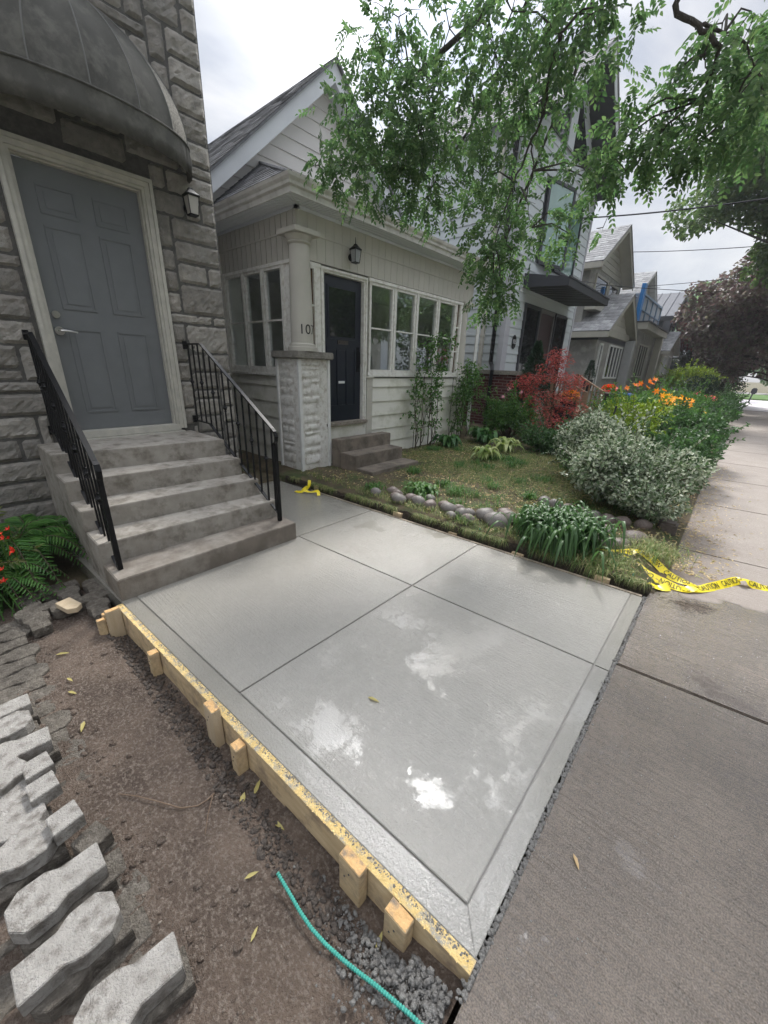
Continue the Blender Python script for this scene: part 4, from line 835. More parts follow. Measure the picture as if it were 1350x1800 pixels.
# eaves: soffit, fascia, gutter
GX, GY, GE = -4.37, 3.265, 8.24
b = MB(); b.box(MX, GX - .01, GY + .01, GE, 3.408, 3.425)
for i in range(40):
    x = MX + .05 + i * .055
    if x < GX - .05: b.box(x, x + .006, GY + .02, PY - .01, 3.403, 3.41)
for i in range(88):
    y = GY + .3 + i * .055
    if y < GE: b.box(PX + .03, GX - .02, y, y + .006, 3.403, 3.41)
b.build('soffit', M_aluminium, ph)
gp = [(0, 3.40), (.012, 3.40), (.018, 3.455), (.045, 3.47), (.05, 3.50), (.075, 3.53), (.085, 3.56), (.07, 3.56), (.04, 3.51), (0, 3.50)]
b = MB(); V = []; cs = [(MX, GY), None]
for k, (dd, z) in enumerate(gp): b.v += [(MX, GY - dd, z), (GX + dd, GY - dd, z), (GX + dd, GE, z)]
for k in range(len(gp)):
    k2 = (k + 1) % len(gp)
    b.f += [(k * 3, k * 3 + 1, k2 * 3 + 1, k2 * 3), (k * 3 + 1, k * 3 + 2, k2 * 3 + 2, k2 * 3 + 1)]
b.build('gutter', M_gutter, ph)
b = MB(); apL, apR, za = 4.36, 7.15, 4.52
shingles(b, (GX + .05, GY - .03, 3.55), (GX + .05, GE, 3.55), (MX, apL, za), (MX, apR, za), 16, .3, 1)
b2 = MB(); shingles(b, (MX, GY - .03, 3.55), (GX + .05, GY - .03, 3.55), (MX, apL, za), (MX + .001, apL, za), 14, .3, 2)
shingles(b, (GX + .05, GE, 3.55), (MX, GE, 3.55), (MX + .001, apR, za), (MX, apR, za), 14, .3, 3); b.build('porch_roof', M_shingle, ph)
b = MB(); b.tube([(GX + .04, GY - .02, 3.565), (MX, apL, za + .01)], .025, 6); b.build('hip_cap', M_shingle, ph)
# porch room
b = MB(); b.box(MX, PX, PY + .1, 7.88, .55, .62); b.build('porch_floor', M_interior, ph)
b = MB(); b.box(MX - .02, MX, PY, 7.9, .6, 3.4).box(MX + .02, PX - .06, PY + .1, 7.88, 2.90, 2.94); b.build('porch_interior', M_interior, ph)
b = MB(); siding(b, FX(MX + .005), PY + .1, 7.88, .62, 2.9, .13, .012); b.build('interior_siding', M_siding, ph)
wI = window(ph, FX(MX + .03), 5.2, 6.9, 1.3, 2.5, fr=.07, mullions=(6.05,), mat=M_white, glass=M_glassdark, name='interior_window')
# door
F = FX(PX - .05); b = MB(); b.fbox(F, 3.962, 4.742, .755, 2.765, -.04, 0); nd = b.build('door', M_navy, ph, bevel=.002)
b = MB()
for a, c, e, f_ in [(4.06, 4.645, 1.955, 1.985), (4.06, 4.645, 2.62, 2.65), (4.06, 4.09, 1.985, 2.62), (4.615, 4.645, 1.985, 2.62)]: b.fbox(F, a, c, e, f_, 0, .01)
for u in (4.05, 4.25, 4.44, 4.62): b.fbox(F, u - .02, u + .02, 1.0, 1.84, 0, .012)
b.fbox(F, 4.03, 4.64, .92, 1.0, 0, .008); b.fbox(F, 4.03, 4.64, 1.80, 1.86, 0, .008); b.build('door_moulding', M_navy, nd)
b = MB(); b.fbox(F, 4.092, 4.613, 1.987, 2.618, .001, .004); b.build('door_glass', M_blackpane, nd)
b = MB(); b.fbox(F, 4.25, 4.46, 1.885, 1.94, .0, .012); b.fbox(F, 4.28, 4.43, 1.90, 1.925, .012, .018); b.build('mail_slot', pm('dark_brass', (.10, .09, .08), rough=.35, metal=.8), nd)
b = MB(); b.fbox(F, 4.255, 4.385, 1.325, 1.36, .0, .014); b.build('kick_plate', M_plaque, nd)
b = MB(); b.fbox(F, 4.655, 4.70, 1.50, 1.86, .0, .012); b.tube([F(4.677, 1.80, .012), F(4.677, 1.79, .05), F(4.677, 1.62, .055), F(4.677, 1.56, .012)], .009, 8); b.build('handle', M_black, nd)
b = MB()
for n_, wo, wi in ((.030, .058, .03), (.012, .03, 0)):
    b.fbox(FXp, 3.958 - wo, 3.958 - wi, .62, 2.77 + wo, -.09, n_); b.fbox(FXp, 4.746 + wi, 4.746 + wo, .62, 2.77 + wo, -.09, n_); b.fbox(FXp, 3.958 - wi, 4.746 + wi, 2.77 + wi, 2.77 + wo, -.09, n_)
b.build('door_frame', M_whiteworn, ph)
b = MB(); b.fbox(FXp, 3.90, 4.81, .70, .752, -.09, .075); b.build('door_sill', pm('peeling_sill', (.35, .31, .26), (.18, .15, .12), 25, .9, bump=1, bscale=60), ph, bevel=.004)
b = MB(); b.fbox(FXp, 3.62, 4.84, .10, .70, -.05, .01); b.build('door_riser', M_siding, ph)
# columns, pillar, number
def column(cx, cy, z0, z1, r, name='column'):
    b = MB(); b.lathe([(r * 1.35, 0), (r * 1.35, .05), (r * 1.2, .055), (r * 1.2, .085), (r * 1.02, .10), (r * 1.0, .5), (r * .86, z1 - z0 - .17), (r * .84, z1 - z0 - .15), (r * 1.0, z1 - z0 - .13), (r * .9, z1 - z0 - .11), (r * 1.12, z1 - z0 - .06), (r * 1.2, z1 - z0 - .05)], (cx, cy, z0), 36)
    o = b.build(name, M_frieze, ph, smooth=False); bb = MB(); bb.box(cx - r * 1.3, cx + r * 1.3, cy - r * 1.3, cy + r * 1.3, z1 - .048, z1 + .01); bb.build('capital', M_frieze, o, bevel=.006); return o
column(-4.70, 3.605, 1.755, 3.15, .150); column(-4.78, 7.80, 1.52, 2.86, .15)
b = MB(); b.box(-4.98, -4.60, 7.60, 7.98, .05, 1.53); b.build('end_pier', M_siding, ph)
# split face painted pillar
pil = thing('painted_stone_pillar', (-4.82, 3.69, .05), 'white painted stone pillar with a rough cap at the porch corner', 'pillar')
b = MB(); b.box(-5.08, -4.575, 3.435, 3.95, -.05, 1.655); b.build('core', M_whitestone, pil, bevel=.004)
def fluff(mb, F, u0, u1, z0, z1, seed): ashlar(mb, F, u0, u1, z0, z1, [], seed, unit=.056, depth=.020)
b = MB(); fluff(b, FX(-4.575), 3.47, 3.93, .16, 1.62, 5); fluff(b, FY(3.435), -5.05, -4.60, .16, 1.62, 6); b.build('stone_facing', M_whitestone, pil, smooth=True)
b = MB()
for (x, y) in [(-4.575, 3.435), (-4.575, 3.95), (-5.08, 3.435)]: b.box(x - .022, x + .022, y - .022, y + .022, .06, 1.655)
b.build('corner_strips', M_white, pil, bevel=.004)
b = MB(); b.box(-5.14, -4.51, 3.375, 4.01, 1.658, 1.752); o = b.build('cap', M_capstone, pil, bevel=.012)
nb_ = text_part('house_number', '107', .17, lambda u, z, n=0: (-4.70 + (.146 + n) * math.cos(u / .15 - .10), 3.605 + (.146 + n) * math.sin(u / .15 - .10), z), 0, 2.02, .004, M_ink, ph, .01)
# downspout of the porch
b = MB(); b.tube([(-4.52, 8.10, 3.42), (-4.52, 8.10, .34), (-4.50, 8.16, .22), (-4.42, 8.34, .17), (-4.05, 9.2, .16)], .042, 4); b.build('downspout', M_white, ph)
# main body: walls and gable
b = MB(); b.box(-13, MX - .02, 3.30, 8.10, 0, 3.75); b.build('main_wall', M_siding, ph)
pk, pz, ey0, ey1, ez = 5.70, 6.20, 2.86, 8.54, 3.60
sl = (pz - ez) / (pk - ey0); lo = lambda z: max(3.32, pk - (pz - .12 - z) / sl); hi = lambda z: min(8.08, pk + (pz - .12 - z) / sl)
b = MB(); b.prism([(3.32, 3.4), (8.08, 3.4), (8.08, 3.9), (pk, pz - .15), (3.32, 3.9)], FX(MX - .06), -.06, .055); siding(b, FX(MX), lo, hi, 3.4, pz - .16, .205, .02); b.build('gable_wall', M_gable, ph)
FRX = -6.30
b = MB()
def rake(b, x0, x1, y0, z0, y1, z1, h, t=.0):
    b.add([(x0, y0, z0), (x1, y0, z0), (x1, y1, z1), (x0, y1, z1), (x0, y0, z0 - h), (x1, y0, z0 - h), (x1, y1, z1 - h), (x0, y1, z1 - h)], [(0, 1, 2, 3), (4, 7, 6, 5), (0, 4, 5, 1), (1, 5, 6, 2), (2, 6, 7, 3), (3, 7, 4, 0)])
rake(b, FRX - .02, FRX, ey0, ez, pk, pz, .26); rake(b, FRX - .02, FRX, ey1, ez, pk, pz, .26); b.build('rake_fascia', M_aluminium, ph)
b = MB(); rake(b, MX - .02, FRX - .02, ey0 + .02, ez - .2, pk, pz - .2, .015); rake(b, MX - .02, FRX - .02, ey1 - .02, ez - .2, pk, pz - .2, .015); b.build('rake_soffit', M_aluminium, ph)
b = MB(); shingles(b, (FRX + .05, ey0 - .06, ez - .03), (-13, ey0 - .06, ez - .03), (FRX + .05, pk, pz + .05), (-13, pk, pz + .05), 24, .33, 5); shingles(b, (-13, ey1 + .06, ez - .03), (FRX + .05, ey1 + .06, ez - .03), (-13, pk, pz + .05), (FRX + .05, pk, pz + .05), 24, .33, 6); b.build('main_roof', M_shingle, ph)
lantern('wall_lantern', FX(PX + .01), 4.46, 3.045, 'old metal lantern on the frieze above the navy door', 1.0, glass=pm('clear_lamp_glass', (.30, .31, .31), rough=.1), finial=True)
# porch steps
ps = thing('porch_steps', (-4.1, 4.6, .1), 'three brown concrete steps below the navy porch door', 'steps')
for i, (xf, y0, y1, zt_, xbk) in enumerate([(-4.36, 3.985, 5.17, .52, -4.56), (-4.03, 3.98, 5.10, .335, -4.356), (-3.69, 3.99, 5.12, .15, -4.026)]):
    MB().box(xbk, xf, y0, y1, -.1, zt_).build('step', pm('brown_concrete', (.27, .225, .18), (.18, .15, .12), 7, .9, bump=.7, bscale=140, c3=(.12, .10, .08), s3=4) if 'brown_concrete' not in MATS else MATS['brown_concrete'], ps, bevel=.008)

# ================================================================== HOUSE 105
h5 = thing('blue_grey_house', (-7, 12, .2), 'tall blue-grey sided house with a flat dark canopy and an upper green-tinted window', 'house')
BX, BY0, BY1 = -4.60, 9.50, 14.32; FB = FX(BX)
b = MB(); siding(b, FB, 9.74, 10.44, 1.6, 3.5, .20, .018); siding(b, FB, 13.62, BY1 - .1, 1.0, 3.5, .20, .018); siding(b, FB, 10.44, 13.62, 3.22, 3.5, .20, .018)
siding(b, FB, 9.74, BY1 - .1, 3.5, 4.12, .20, .018); siding(b, FB, 9.74, 10.66, 4.12, 5.86, .2, .018); siding(b, FB, 13.38, BY1 - .1, 4.12, 5.86, .2, .018)
gl = lambda z: max(9.74, 11.85 - (8.3 - z) / .8); gh = lambda z: min(BY1 - .1, 11.85 + (8.3 - z) / .8)
siding(b, FB, gl, gh, 5.86, 8.3, .2, .018); b.build('front_siding', M_blue, h5)
b = MB(); siding(b, FY(BY0), -12, BX - .08, 1.6, 6.5, .20, .018); b.build('side_siding', M_blue, h5)
b = MB(); b.box(-12, BX - .005, BY0 + .005, BY1, 0, 6.5); b.prism([(BY0, 6.5), (BY1, 6.5), (11.85, 8.35)], FX(-12), 0, 12 + BX - .005); b.build('core_wall', M_slate, h5)
_cb = pm('pale_corner_board', (.46, .46, .49), (.42, .42, .45), 3, .6)
b = MB(); b.fbox(FB, BY0 - .02, 9.74, 1.6, 6.45, -.1, .03); b.fbox(FY(BY0), BX - .10, BX + .029, 1.6, 6.45, 0, .025); b.build('corner_board', _cb, h5)
MB().fbox(FB, BY1 - .1, BY1, .6, 6.45, -.1, .03).build('corner_board', _cb, h5)
b = MB(); b.box(-12, -4.10, 9.42, 10.9, -.1, 1.50); b.build('brick_base', M_brick, h5); b = MB(); b.box(-12, -4.05, 9.37, 10.95, 1.502, 1.598); b.build('coping', M_brick2, h5, bevel=.006)
b = MB(); b.tube([(-4.82, 9.41, 6.4), (-4.80, 9.41, 1.78), (-4.74, 9.38, 1.70), (-4.70, 9.33, 1.60), (-4.72, 9.33, .28)], .055, 4); b.build('downspout', M_black, h5)
b = MB(); b.box(-5.15, -5.07, 9.38, 9.46, 1.6, 6.4); b.build('pale_downspout', M_frieze, h5)
window(h5, FB, 10.45, 11.46, 1.05, 3.18, fr=.06, mat=M_dark, glass=M_glassdark, name='sidelight_window'); window(h5, FB, 12.60, 13.60, 1.05, 3.18, fr=.06, mat=M_dark, glass=M_glassdark, name='sidelight_window')
b = MB(); b.fbox(FB, 11.56, 12.50, 1.0, 3.10, -.03, 0); b.build('door', M_maroon, h5); b = MB(); b.fbox(FB, 11.46, 11.56, 1.0, 3.2, -.05, .03); b.fbox(FB, 12.50, 12.60, 1.0, 3.2, -.05, .03); b.fbox(FB, 11.56, 12.50, 3.10, 3.2, -.05, .03); b.build('door_frame', pm('bronze_frame', (.16, .15, .15), rough=.4), h5)
# upper window with an open casement
FU = FX(BX); wn = window(h5, FU, 11.85, 13.36, 4.13, 5.85, fr=.06, mullions=(12.35,), mat=M_dark, glass=M_glassgreen, name='upper_window', bar=.06)
b = MB(); b.fbox(FU, 10.66, 11.85, 4.13, 4.19, -.05, .02); b.fbox(FU, 10.66, 11.85, 5.79, 5.85, -.05, .02); b.fbox(FU, 10.66, 10.70, 4.19, 5.79, -.05, .02); b.build('casement_frame', M_dark, h5)
an = math.radians(14); FC = lambda u, z, n=0: (BX + .03 + n * math.cos(an) + (u - 10.72) * math.sin(an), 10.72 + (u - 10.72) * math.cos(an), z)
b = MB()
for a, c, e, f_ in [(10.75, 11.83, 4.10, 4.17), (10.75, 11.83, 5.76, 5.83), (10.75, 10.82, 4.17, 5.76), (11.76, 11.83, 4.17, 5.76)]: b.fbox(FC, a, c, e, f_, -.02, .03)
sash = b.build('open_sash', M_dark, h5); b = MB(); b.fbox(FC, 10.8, 11.78, 4.15, 5.78, 0, .008); b.build('pane', M_glassgreen, sash)
# canopy
b = MB(); b.hexa([(BX, 10.18, 3.50), (-3.5, 10.14, 3.44), (-3.5, 13.62, 3.44), (BX, 13.66, 3.50), (BX, 10.18, 3.80), (-3.5, 10.14, 3.61), (-3.5, 13.62, 3.61), (BX, 13.66, 3.80)]); cn = b.build('canopy', M_dark, h5)
b = MB()
for i in range(12): b.hexa([(BX + .05, 10.3 + i * .28, 3.484), (-3.55, 10.3 + i * .28, 3.434), (-3.55, 10.33 + i * .28, 3.434), (BX + .05, 10.33 + i * .28, 3.484), (BX + .05, 10.3 + i * .28, 3.5), (-3.55, 10.3 + i * .28, 3.45), (-3.55, 10.33 + i * .28, 3.45), (BX + .05, 10.33 + i * .28, 3.5)])
b.fbox(FX(-3.5), 10.12, 13.64, 3.60, 3.635, -.02, .02); b.build('canopy_trim', M_dark, cn)
# plaque 105
b = MB(); b.prism([(10.09 + .115 * math.cos(2 * PI * i / 28), 2.28 + .16 * math.sin(2 * PI * i / 28)) for i in range(28)], FB, .018, .03); pq = b.build('number_plaque', M_black, h5)
text_part('digits', '105', .15, FB, 10.09, 2.28, .032, M_plaque, pq, .004, .9)
# upper gable: deep dark overhang, light fascia, shingled slopes
OX = -4.0
b = MB(); rake(b, OX - .02, OX, 9.36, 6.46, 11.85, 8.46, .20); rake(b, OX - .02, OX, 14.34, 6.46, 11.85, 8.46, .20); b.build('rake_fascia', M_aluminium, h5)
b = MB(); rake(b, BX, OX - .02, 9.40, 6.32, 11.85, 8.30, .02); rake(b, BX, OX - .02, 14.30, 6.32, 11.85, 8.30, .02); b.build('rake_soffit', M_darksoffit, h5)
b = MB(); shingles(b, (OX + .03, 9.30, 6.44), (-12, 9.30, 6.44), (OX + .03, 11.85, 8.5), (-12, 11.85, 8.5), 18, .33, 7); shingles(b, (-12, 14.40, 6.44), (OX + .03, 14.40, 6.44), (-12, 11.85, 8.5), (OX + .03, 11.85, 8.5), 18, .33, 8); b.build('roof', M_shingle2, h5)
b = MB(); b.prism([(10.5, 6.62), (13.2, 6.62), (11.85, 7.75)], FB, .015, .05); b.build('gable_glazing', M_glassdark, h5); b = MB(); b.prism([(11.35, 6.6), (11.75, 6.6), (11.75, 7.72), (11.35, 7.4)], FB, .05, .09); b.build('gable_post', M_blue, h5)

# ================================================================== FARTHER HOUSES
def gable_block(par, X0, Y0, Y1, zb, ze, zp, depth, wallm, roofm, over=.35, side=.3, fas=.18, fasm=None, lap=None, roofname='roof', rows=12, seam=False, gmat=None):
    """a block with its gable to the street; wall front X0"""
    yc = (Y0 + Y1) / 2; F = FX(X0); b = MB(); b.box(X0 - depth, X0 - .004, Y0, Y1, zb, ze); sl = (zp - ze) / (yc - Y0 + side)
    b.prism([(Y0, ze), (Y1, ze), (yc, ze + sl * (yc - Y0))], FX(X0 - depth), 0, depth - .004); b.build('wall', wallm, par)
    if lap:
        b = MB(); siding(b, F, lambda z: max(Y0 + .02, yc - (zp - .12 - z) / sl), lambda z: min(Y1 - .02, yc + (zp - .12 - z) / sl), ze, zp - .15, lap, .02); b.build('gable_siding', gmat or wallm, par)
    e0, e1, zE, xo = Y0 - side, Y1 + side, ze - .02, X0 + over
    b = MB(); rake(b, xo - .03, xo, e0, zE, yc, zp, fas); rake(b, xo - .03, xo, e1, zE, yc, zp, fas); b.box(X0 - depth, xo - .031, e0 - .02, e0, zE - fas, zE - .01); b.build('fascia', fasm or M_gutter, par)
    b = MB(); rake(b, X0, xo - .03, e0, zE - .1, yc, zp - .1, .02); rake(b, X0, xo - .03, e1, zE - .1, yc, zp - .1, .02); b.box(X0 - depth, xo - .03, e0, Y0, zE - fas + .01, zE - fas + .03); b.build('soffit', fasm or M_gutter, par)
    b = MB()
    if seam:
        for s in (0, 1):
            ee = e0 if s == 0 else e1; a = [(xo + .02, ee, zE), (X0 - depth, ee, zE), (X0 - depth, yc, zp + .03), (xo + .02, yc, zp + .03)]; b.add(a + [(p[0], p[1], p[2] + .03) for p in a], [(0, 1, 2, 3), (4, 5, 6, 7), (0, 1, 5, 4), (1, 2, 6, 5), (2, 3, 7, 6), (3, 0, 4, 7)])
            k = 0
            while xo - k * .45 > X0 - depth: x = xo - k * .45; b.bar((x, ee, zE + .05), (x, yc, zp + .08), .03, .05); k += 1
    else:
        shingles(b, (xo + .03, e0 - .03, zE), (X0 - depth, e0 - .03, zE), (xo + .03, yc, zp + .04), (X0 - depth, yc, zp + .04), rows, .33, 11); shingles(b, (X0 - depth, e1 + .03, zE), (xo + .03, e1 + .03, zE), (X0 - depth, yc, zp + .04), (xo + .03, yc, zp + .04), rows, .33, 12)
    b.build(roofname, roofm, par)
g4 = thing('grey_stucco_house', (-8, 19.8, .3), 'two storey house with a grey stucco gabled porch beyond the blue-grey one', 'house')
gable_block(g4, -5.35, 17.6, 22.4, 0, 5.45, 7.12, 7, M_stucco, M_shingle2, over=.45, side=.35, fas=.2, fasm=M_beige, lap=.2, roofname='main_roof', rows=16, gmat=M_beige)
gable_block(g4, -4.55, 17.35, 22.0, 0, 3.12, 4.62, 1.6, M_stucco, M_shingle2, over=.40, side=.35, fas=.22, fasm=M_beige, lap=.2, roofname='porch_roof', rows=11, gmat=M_frieze)
F = FX(-4.55); b = MB(); b.fbox(F, 17.3, 22.0, 2.82, 3.0, 0, .02); b.fbox(FY(17.35), -6.0, -4.53, 2.82, 3.02, 0, .02); b.build('dark_frieze', M_dark, g4)
b = MB(); b.fbox(F, 17.3, 22.05, 3.02, 3.28, .02, .12); b.build('tie_beam', M_beige, g4)
window(g4, F, 19.2, 21.5, 1.42, 2.76, fr=.07, mullions=(19.85, 20.4, 20.95), mat=M_white, glass=M_glassdark, bar=.06); window(g4, F, 17.75, 18.15, .95, 2.72, fr=.07, rails=(1.9,), mat=M_white, glass=M_glassdark, name='side_window')
window(g4, FX(-5.35), 18.3, 20.1, 4.05, 5.25, fr=.08, mat=M_beige, glass=M_glassdark); window(g4, FX(-5.35), 20.3, 21.9, 4.05, 5.25, fr=.08, mat=M_beige, glass=M_glassdark); 
b = MB(); b.box(-4.5, -4.16, 21.75, 22.15, 0, 3.05); b.build('porch_pier', pm('pale_stucco', (.42, .42, .42), (.36, .36, .36), 3, .9), g4)
b = MB(); b.box(-6.0, -4.57, 17.32, 17.35, 0.3, .8); b.build('plinth', M_stucco, g4)
b = MB(); b.box(-5.3, -4.9, 17.5, 22.5, 3.9, 4.1); b.build('balcony_ledge', M_beige, g4)
g5 = thing('blue_boarded_house', (-8, 25.7, .3), 'house with a blue boarded upper balcony under repair', 'house')
gable_block(g5, -5.0, 23.1, 28.4, 0, 5.0, 6.5, 7, M_beige, M_shingle2, over=.3, side=.25, fas=.16, lap=.25, rows=12)
F = FX(-4.5); b = MB(); b.box(-5.0, -4.52, 22.9, 28.6, 4.0, 5.15); b.build('boarding', M_blueboard, g5)
b = MB()
for i in range(5): u = 22.95 + i * 1.38; b.fbox(F, u, u + .08, 3.98, 5.2, -.02, .04)
b.fbox(F, 22.9, 28.6, 5.12, 5.2, -.02, .05); b.fbox(F, 22.9, 28.6, 4.5, 4.55, -.02, .03); b.build('battens', pm('faded_blue', (.22, .30, .40), rough=.7), g5); b = MB(); b.fbox(F, 22.6, 23.0, 3.95, 5.5, -.05, .1); b.build('blue_post', M_bluepaint, g5)
b = MB(); b.box(-5, -3.95, 22.7, 28.9, 3.62, 3.9); b.build('porch_roof', M_beige, g5); b = MB(); b.box(-5, -3.88, 22.65, 28.95, 3.905, 3.96); b.build('gutter', M_dark, g5)
b = MB(); b.box(-5.0, -4.4, 23.0, 28.5, 0, 3.62); b.build('porch_wall', M_stucco, g5)
window(g5, FX(-4.4), 24.2, 26.6, 1.5, 3.1, fr=.07, mullions=(24.8, 25.4, 26.0), mat=M_beige, glass=M_glassdark, bar=.06); b = MB(); b.box(-4.3, -3.98, 27.9, 28.3, 0, 3.62); b.build('porch_post', M_beige, g5)
g6 = thing('metal_roof_house', (-8, 32.4, .3), 'dark house with a standing seam metal roof and a small white gabled porch', 'house')
gable_block(g6, -4.4, 29.6, 34.8, 0, 4.85, 6.4, 8, M_slate, M_metalroof, over=.5, side=.3, fas=.2, fasm=M_dark, seam=True)
gable_block(g6, -3.95, 29.2, 33.6, 0, 3.0, 4.15, .9, M_beige, M_shingle2, over=.3, side=.25, fas=.16, rows=8, roofname='porch_roof')
window(g6, FX(-3.95), 29.5, 31.0, 1.7, 2.75, fr=.07, mat=M_white, glass=pm('white_blind', (.55, .57, .58), rough=.3)); window(g6, FX(-3.95), 31.4, 32.9, 1.3, 2.8, fr=.07, mullions=(31.9, 32.4), mat=M_white, glass=M_glassdark); b = MB(); b.box(-3.94, -3.9, 29.3, 31.1, .3, 1.6); b.build('brick_panel', M_brick, g6)
window(g6, FX(-4.4), 32.4, 33.8, 4.0, 4.75, fr=.08, mat=M_dark, glass=M_glassdark)
g7 = thing('dark_gabled_house', (-8, 39, .3), 'low dark house mostly hidden behind the purple tree', 'house')
gable_block(g7, -3.9, 36.5, 41.5, 0, 2.9, 4.6, 8, M_slate, M_metalroof, over=.5, side=.3, fas=.2, fasm=M_dark, seam=True)
window(g7, FX(-3.9), 37.5, 39.5, 1.2, 2.4, fr=.07, mat=M_white, glass=M_glassdark)

# ================================================================== TREES
def tree_crown_leaves(clusters, mat, par, n_per, ln, wd, name='crown', hang=.3, shell=.35):
    Lv = Leaves()
    for c, r, k in clusters:
        n = int(n_per * k); P, d = blob_points(c, r, n, shell); D = d * .5 + RNG.normal(size=(n, 3)) * .6 + np.array([0, 0, -hang]); Nn = np.array([[0, 0, 1.]]) + .5 * RNG.normal(size=(n, 3)) + .3 * d
        Lv.add(P, D, Nn, ln * RNG.uniform(.7, 1.2, n), wd * RNG.uniform(.7, 1.2, n))
    return Lv.build(name, mat, par)
# overhead ash: trunk out of frame on the verge, limbs reaching over the walk
ash = thing('ash_tree', (2.35, 3.9, 0), 'green ash tree whose leafy branches hang over the walk and in front of the houses', 'tree')
b = MB(); b.tube([(2.35, 3.9, -.1), (2.33, 3.9, .3), (2.28, 3.92, 2), (2.15, 4.0, 3.6), (2.0, 4.1, 4.6), (1.7, 4.3, 6.5), (1.5, 4.5, 9)], [.30, .24, .21, .18, .15, .11, .05], 14); b.build('trunk', M_bark, ash, smooth=True)
cam_o = Vector((0, 0, 1.6))
def pxd(x, y, d):      # a point at distance d in the direction a branch is seen
    v = m3 @ Vector((x - 675, -(y - 900), -678)); v.normalize(); return cam_o + v * d
limbs = [
    ([(2.1, 4.0, 4.2), (1.3, 4.2, 5.4), (.3, 4.35, 6.1), (-.8, 4.4, 5.95), (-1.6, 4.35, 5.35), (-2.1, 4.25, 4.9), (-2.7, 4.2, 4.62), (-3.3, 4.0, 4.3)], .06),
    ([(-1.6, 4.35, 5.35), (-1.75, 4.45, 4.9), (-1.8, 4.55, 4.3), (-2.15, 4.75, 3.7), (-2.45, 4.85, 3.1), (-2.6, 4.85, 2.6)], .022),
    ([(-2.1, 4.25, 4.9), (-2.7, 4.5, 4.2), (-3.2, 4.6, 3.8), (-3.6, 4.6, 3.4)], .02),
    ([(2.1, 4.1, 4.4), (1.2, 4.4, 5.0), (.3, 4.2, 5.0), (-.35, 3.95, 4.25), tuple(pxd(1195, -10, 4.5)), tuple(pxd(1228, 45, 4.5)), tuple(pxd(1258, 72, 4.5)), tuple(pxd(1262, 100, 4.55)), tuple(pxd(1243, 140, 4.6)), tuple(pxd(1232, 175, 4.6))], .026),
    ([tuple(pxd(1228, 45, 4.5)), tuple(pxd(1275, 55, 4.6)), tuple(pxd(1310, 80, 4.6)), tuple(pxd(1325, 120, 4.6))], .012),
    ([tuple(pxd(1243, 62, 4.5)), tuple(pxd(1240, 95, 4.6)), tuple(pxd(1243, 125, 4.6))], .008),
    ([tuple(pxd(985, 60, 5.0)), tuple(pxd(965, 130, 5.0)), tuple(pxd(955, 200, 5.05)), tuple(pxd(932, 250, 5.1)), tuple(pxd(905, 320, 5.1)), tuple(pxd(885, 380, 5.0)), tuple(pxd(868, 430, 5.0))], .014),
    ([tuple(pxd(932, 250, 5.1)), tuple(pxd(938, 300, 5.15)), tuple(pxd(925, 350, 5.2)), tuple(pxd(935, 400, 5.2))], .008)]
def smooth_path(pts, k=5):
    P = [Vector(p) for p in pts]; o = []
    for i in range(len(P) - 1):
        p0, p1, p2, p3 = P[max(i - 1, 0)], P[i], P[i + 1], P[min(i + 2, len(P) - 1)]
        for j in range(k):
            t = j / k; c = .5 * ((2 * p1) + (p2 - p0) * t + (2 * p0 - 5 * p1 + 4 * p2 - p3) * t * t + (3 * p1 - p0 - 3 * p2 + p3) * t ** 3); o.append(c + Vector(RNG.normal(size=3)) * .006)
    return o + [P[-1]]
b = MB()
for pts, r in limbs:
    sp_ = smooth_path(pts); b.tube(sp_, [r * (1 - .65 * i / (len(sp_) - 1)) for i in range(len(sp_))], 8)
b.build('limbs', M_bark, ash, smooth=True)
blobs = [ # photo x, y, distance, radius px, compound leaves
 (770,150,5.6,85,190),(700,200,5.4,75,190),(640,210,5.2,55,110),(690,120,5.6,60,120),(640,290,5.0,55,110),(700,300,5.2,65,170),(770,260,5.3,75,190),(835,190,5.4,70,190),(760,340,5.2,50,110),(605,290,4.8,35,55),(585,285,4.7,22,20),(610,190,5.1,38,45),(660,60,5.8,35,36),(700,30,5.8,45,75),(790,50,5.6,85,150),(870,90,5.4,80,190),(900,20,5.2,80,170),(960,60,5.1,85,230),(1040,25,5.0,62,150),(1060,10,4.9,50,90),(985,95,5.0,40,60),(900,240,5.5,80,220),(945,180,5.3,50,90),(850,310,5.5,60,150),(905,335,5.5,58,120),(870,400,5.1,50,120),(860,450,4.9,38,90),(880,490,4.8,36,80),(865,525,4.8,28,50),(900,440,5.0,40,80),(945,400,5.2,48,70),(985,375,5.3,40,30),(1045,300,5.0,38,90),(1072,262,4.9,30,70),(1058,325,5.0,26,34),(1000,410,5.3,25,18),(1110,205,4.8,38,80),(1150,235,4.8,42,80),(1120,285,4.8,30,34),(1180,215,4.8,40,70),(1230,222,4.8,45,85),(1280,205,4.7,48,110),(1340,190,4.7,55,130),(1330,130,4.7,42,90),(1360,60,4.6,60,140),(1320,20,4.6,45,80),(1270,40,4.8,22,16),(1100,300,4.7,25,25),(1180,150,4.8,22,12),(1160,165,4.8,18,8),(1215,265,4.8,28,26),(560,290,4.6,12,7),(1060,400,5.4,16,5),(735,230,5.0,35,90),(725,275,5.0,22,50)]
thin = lambda x, y: .30 if (820 < x < 1100 and 150 < y < 360) else (.30 if x < 820 and y < 170 else (.40 if x < 1100 else .40))
Lv = Leaves(); tw = MB(); allp = [(Vector(p), r) for pts, r in limbs for p in pts]
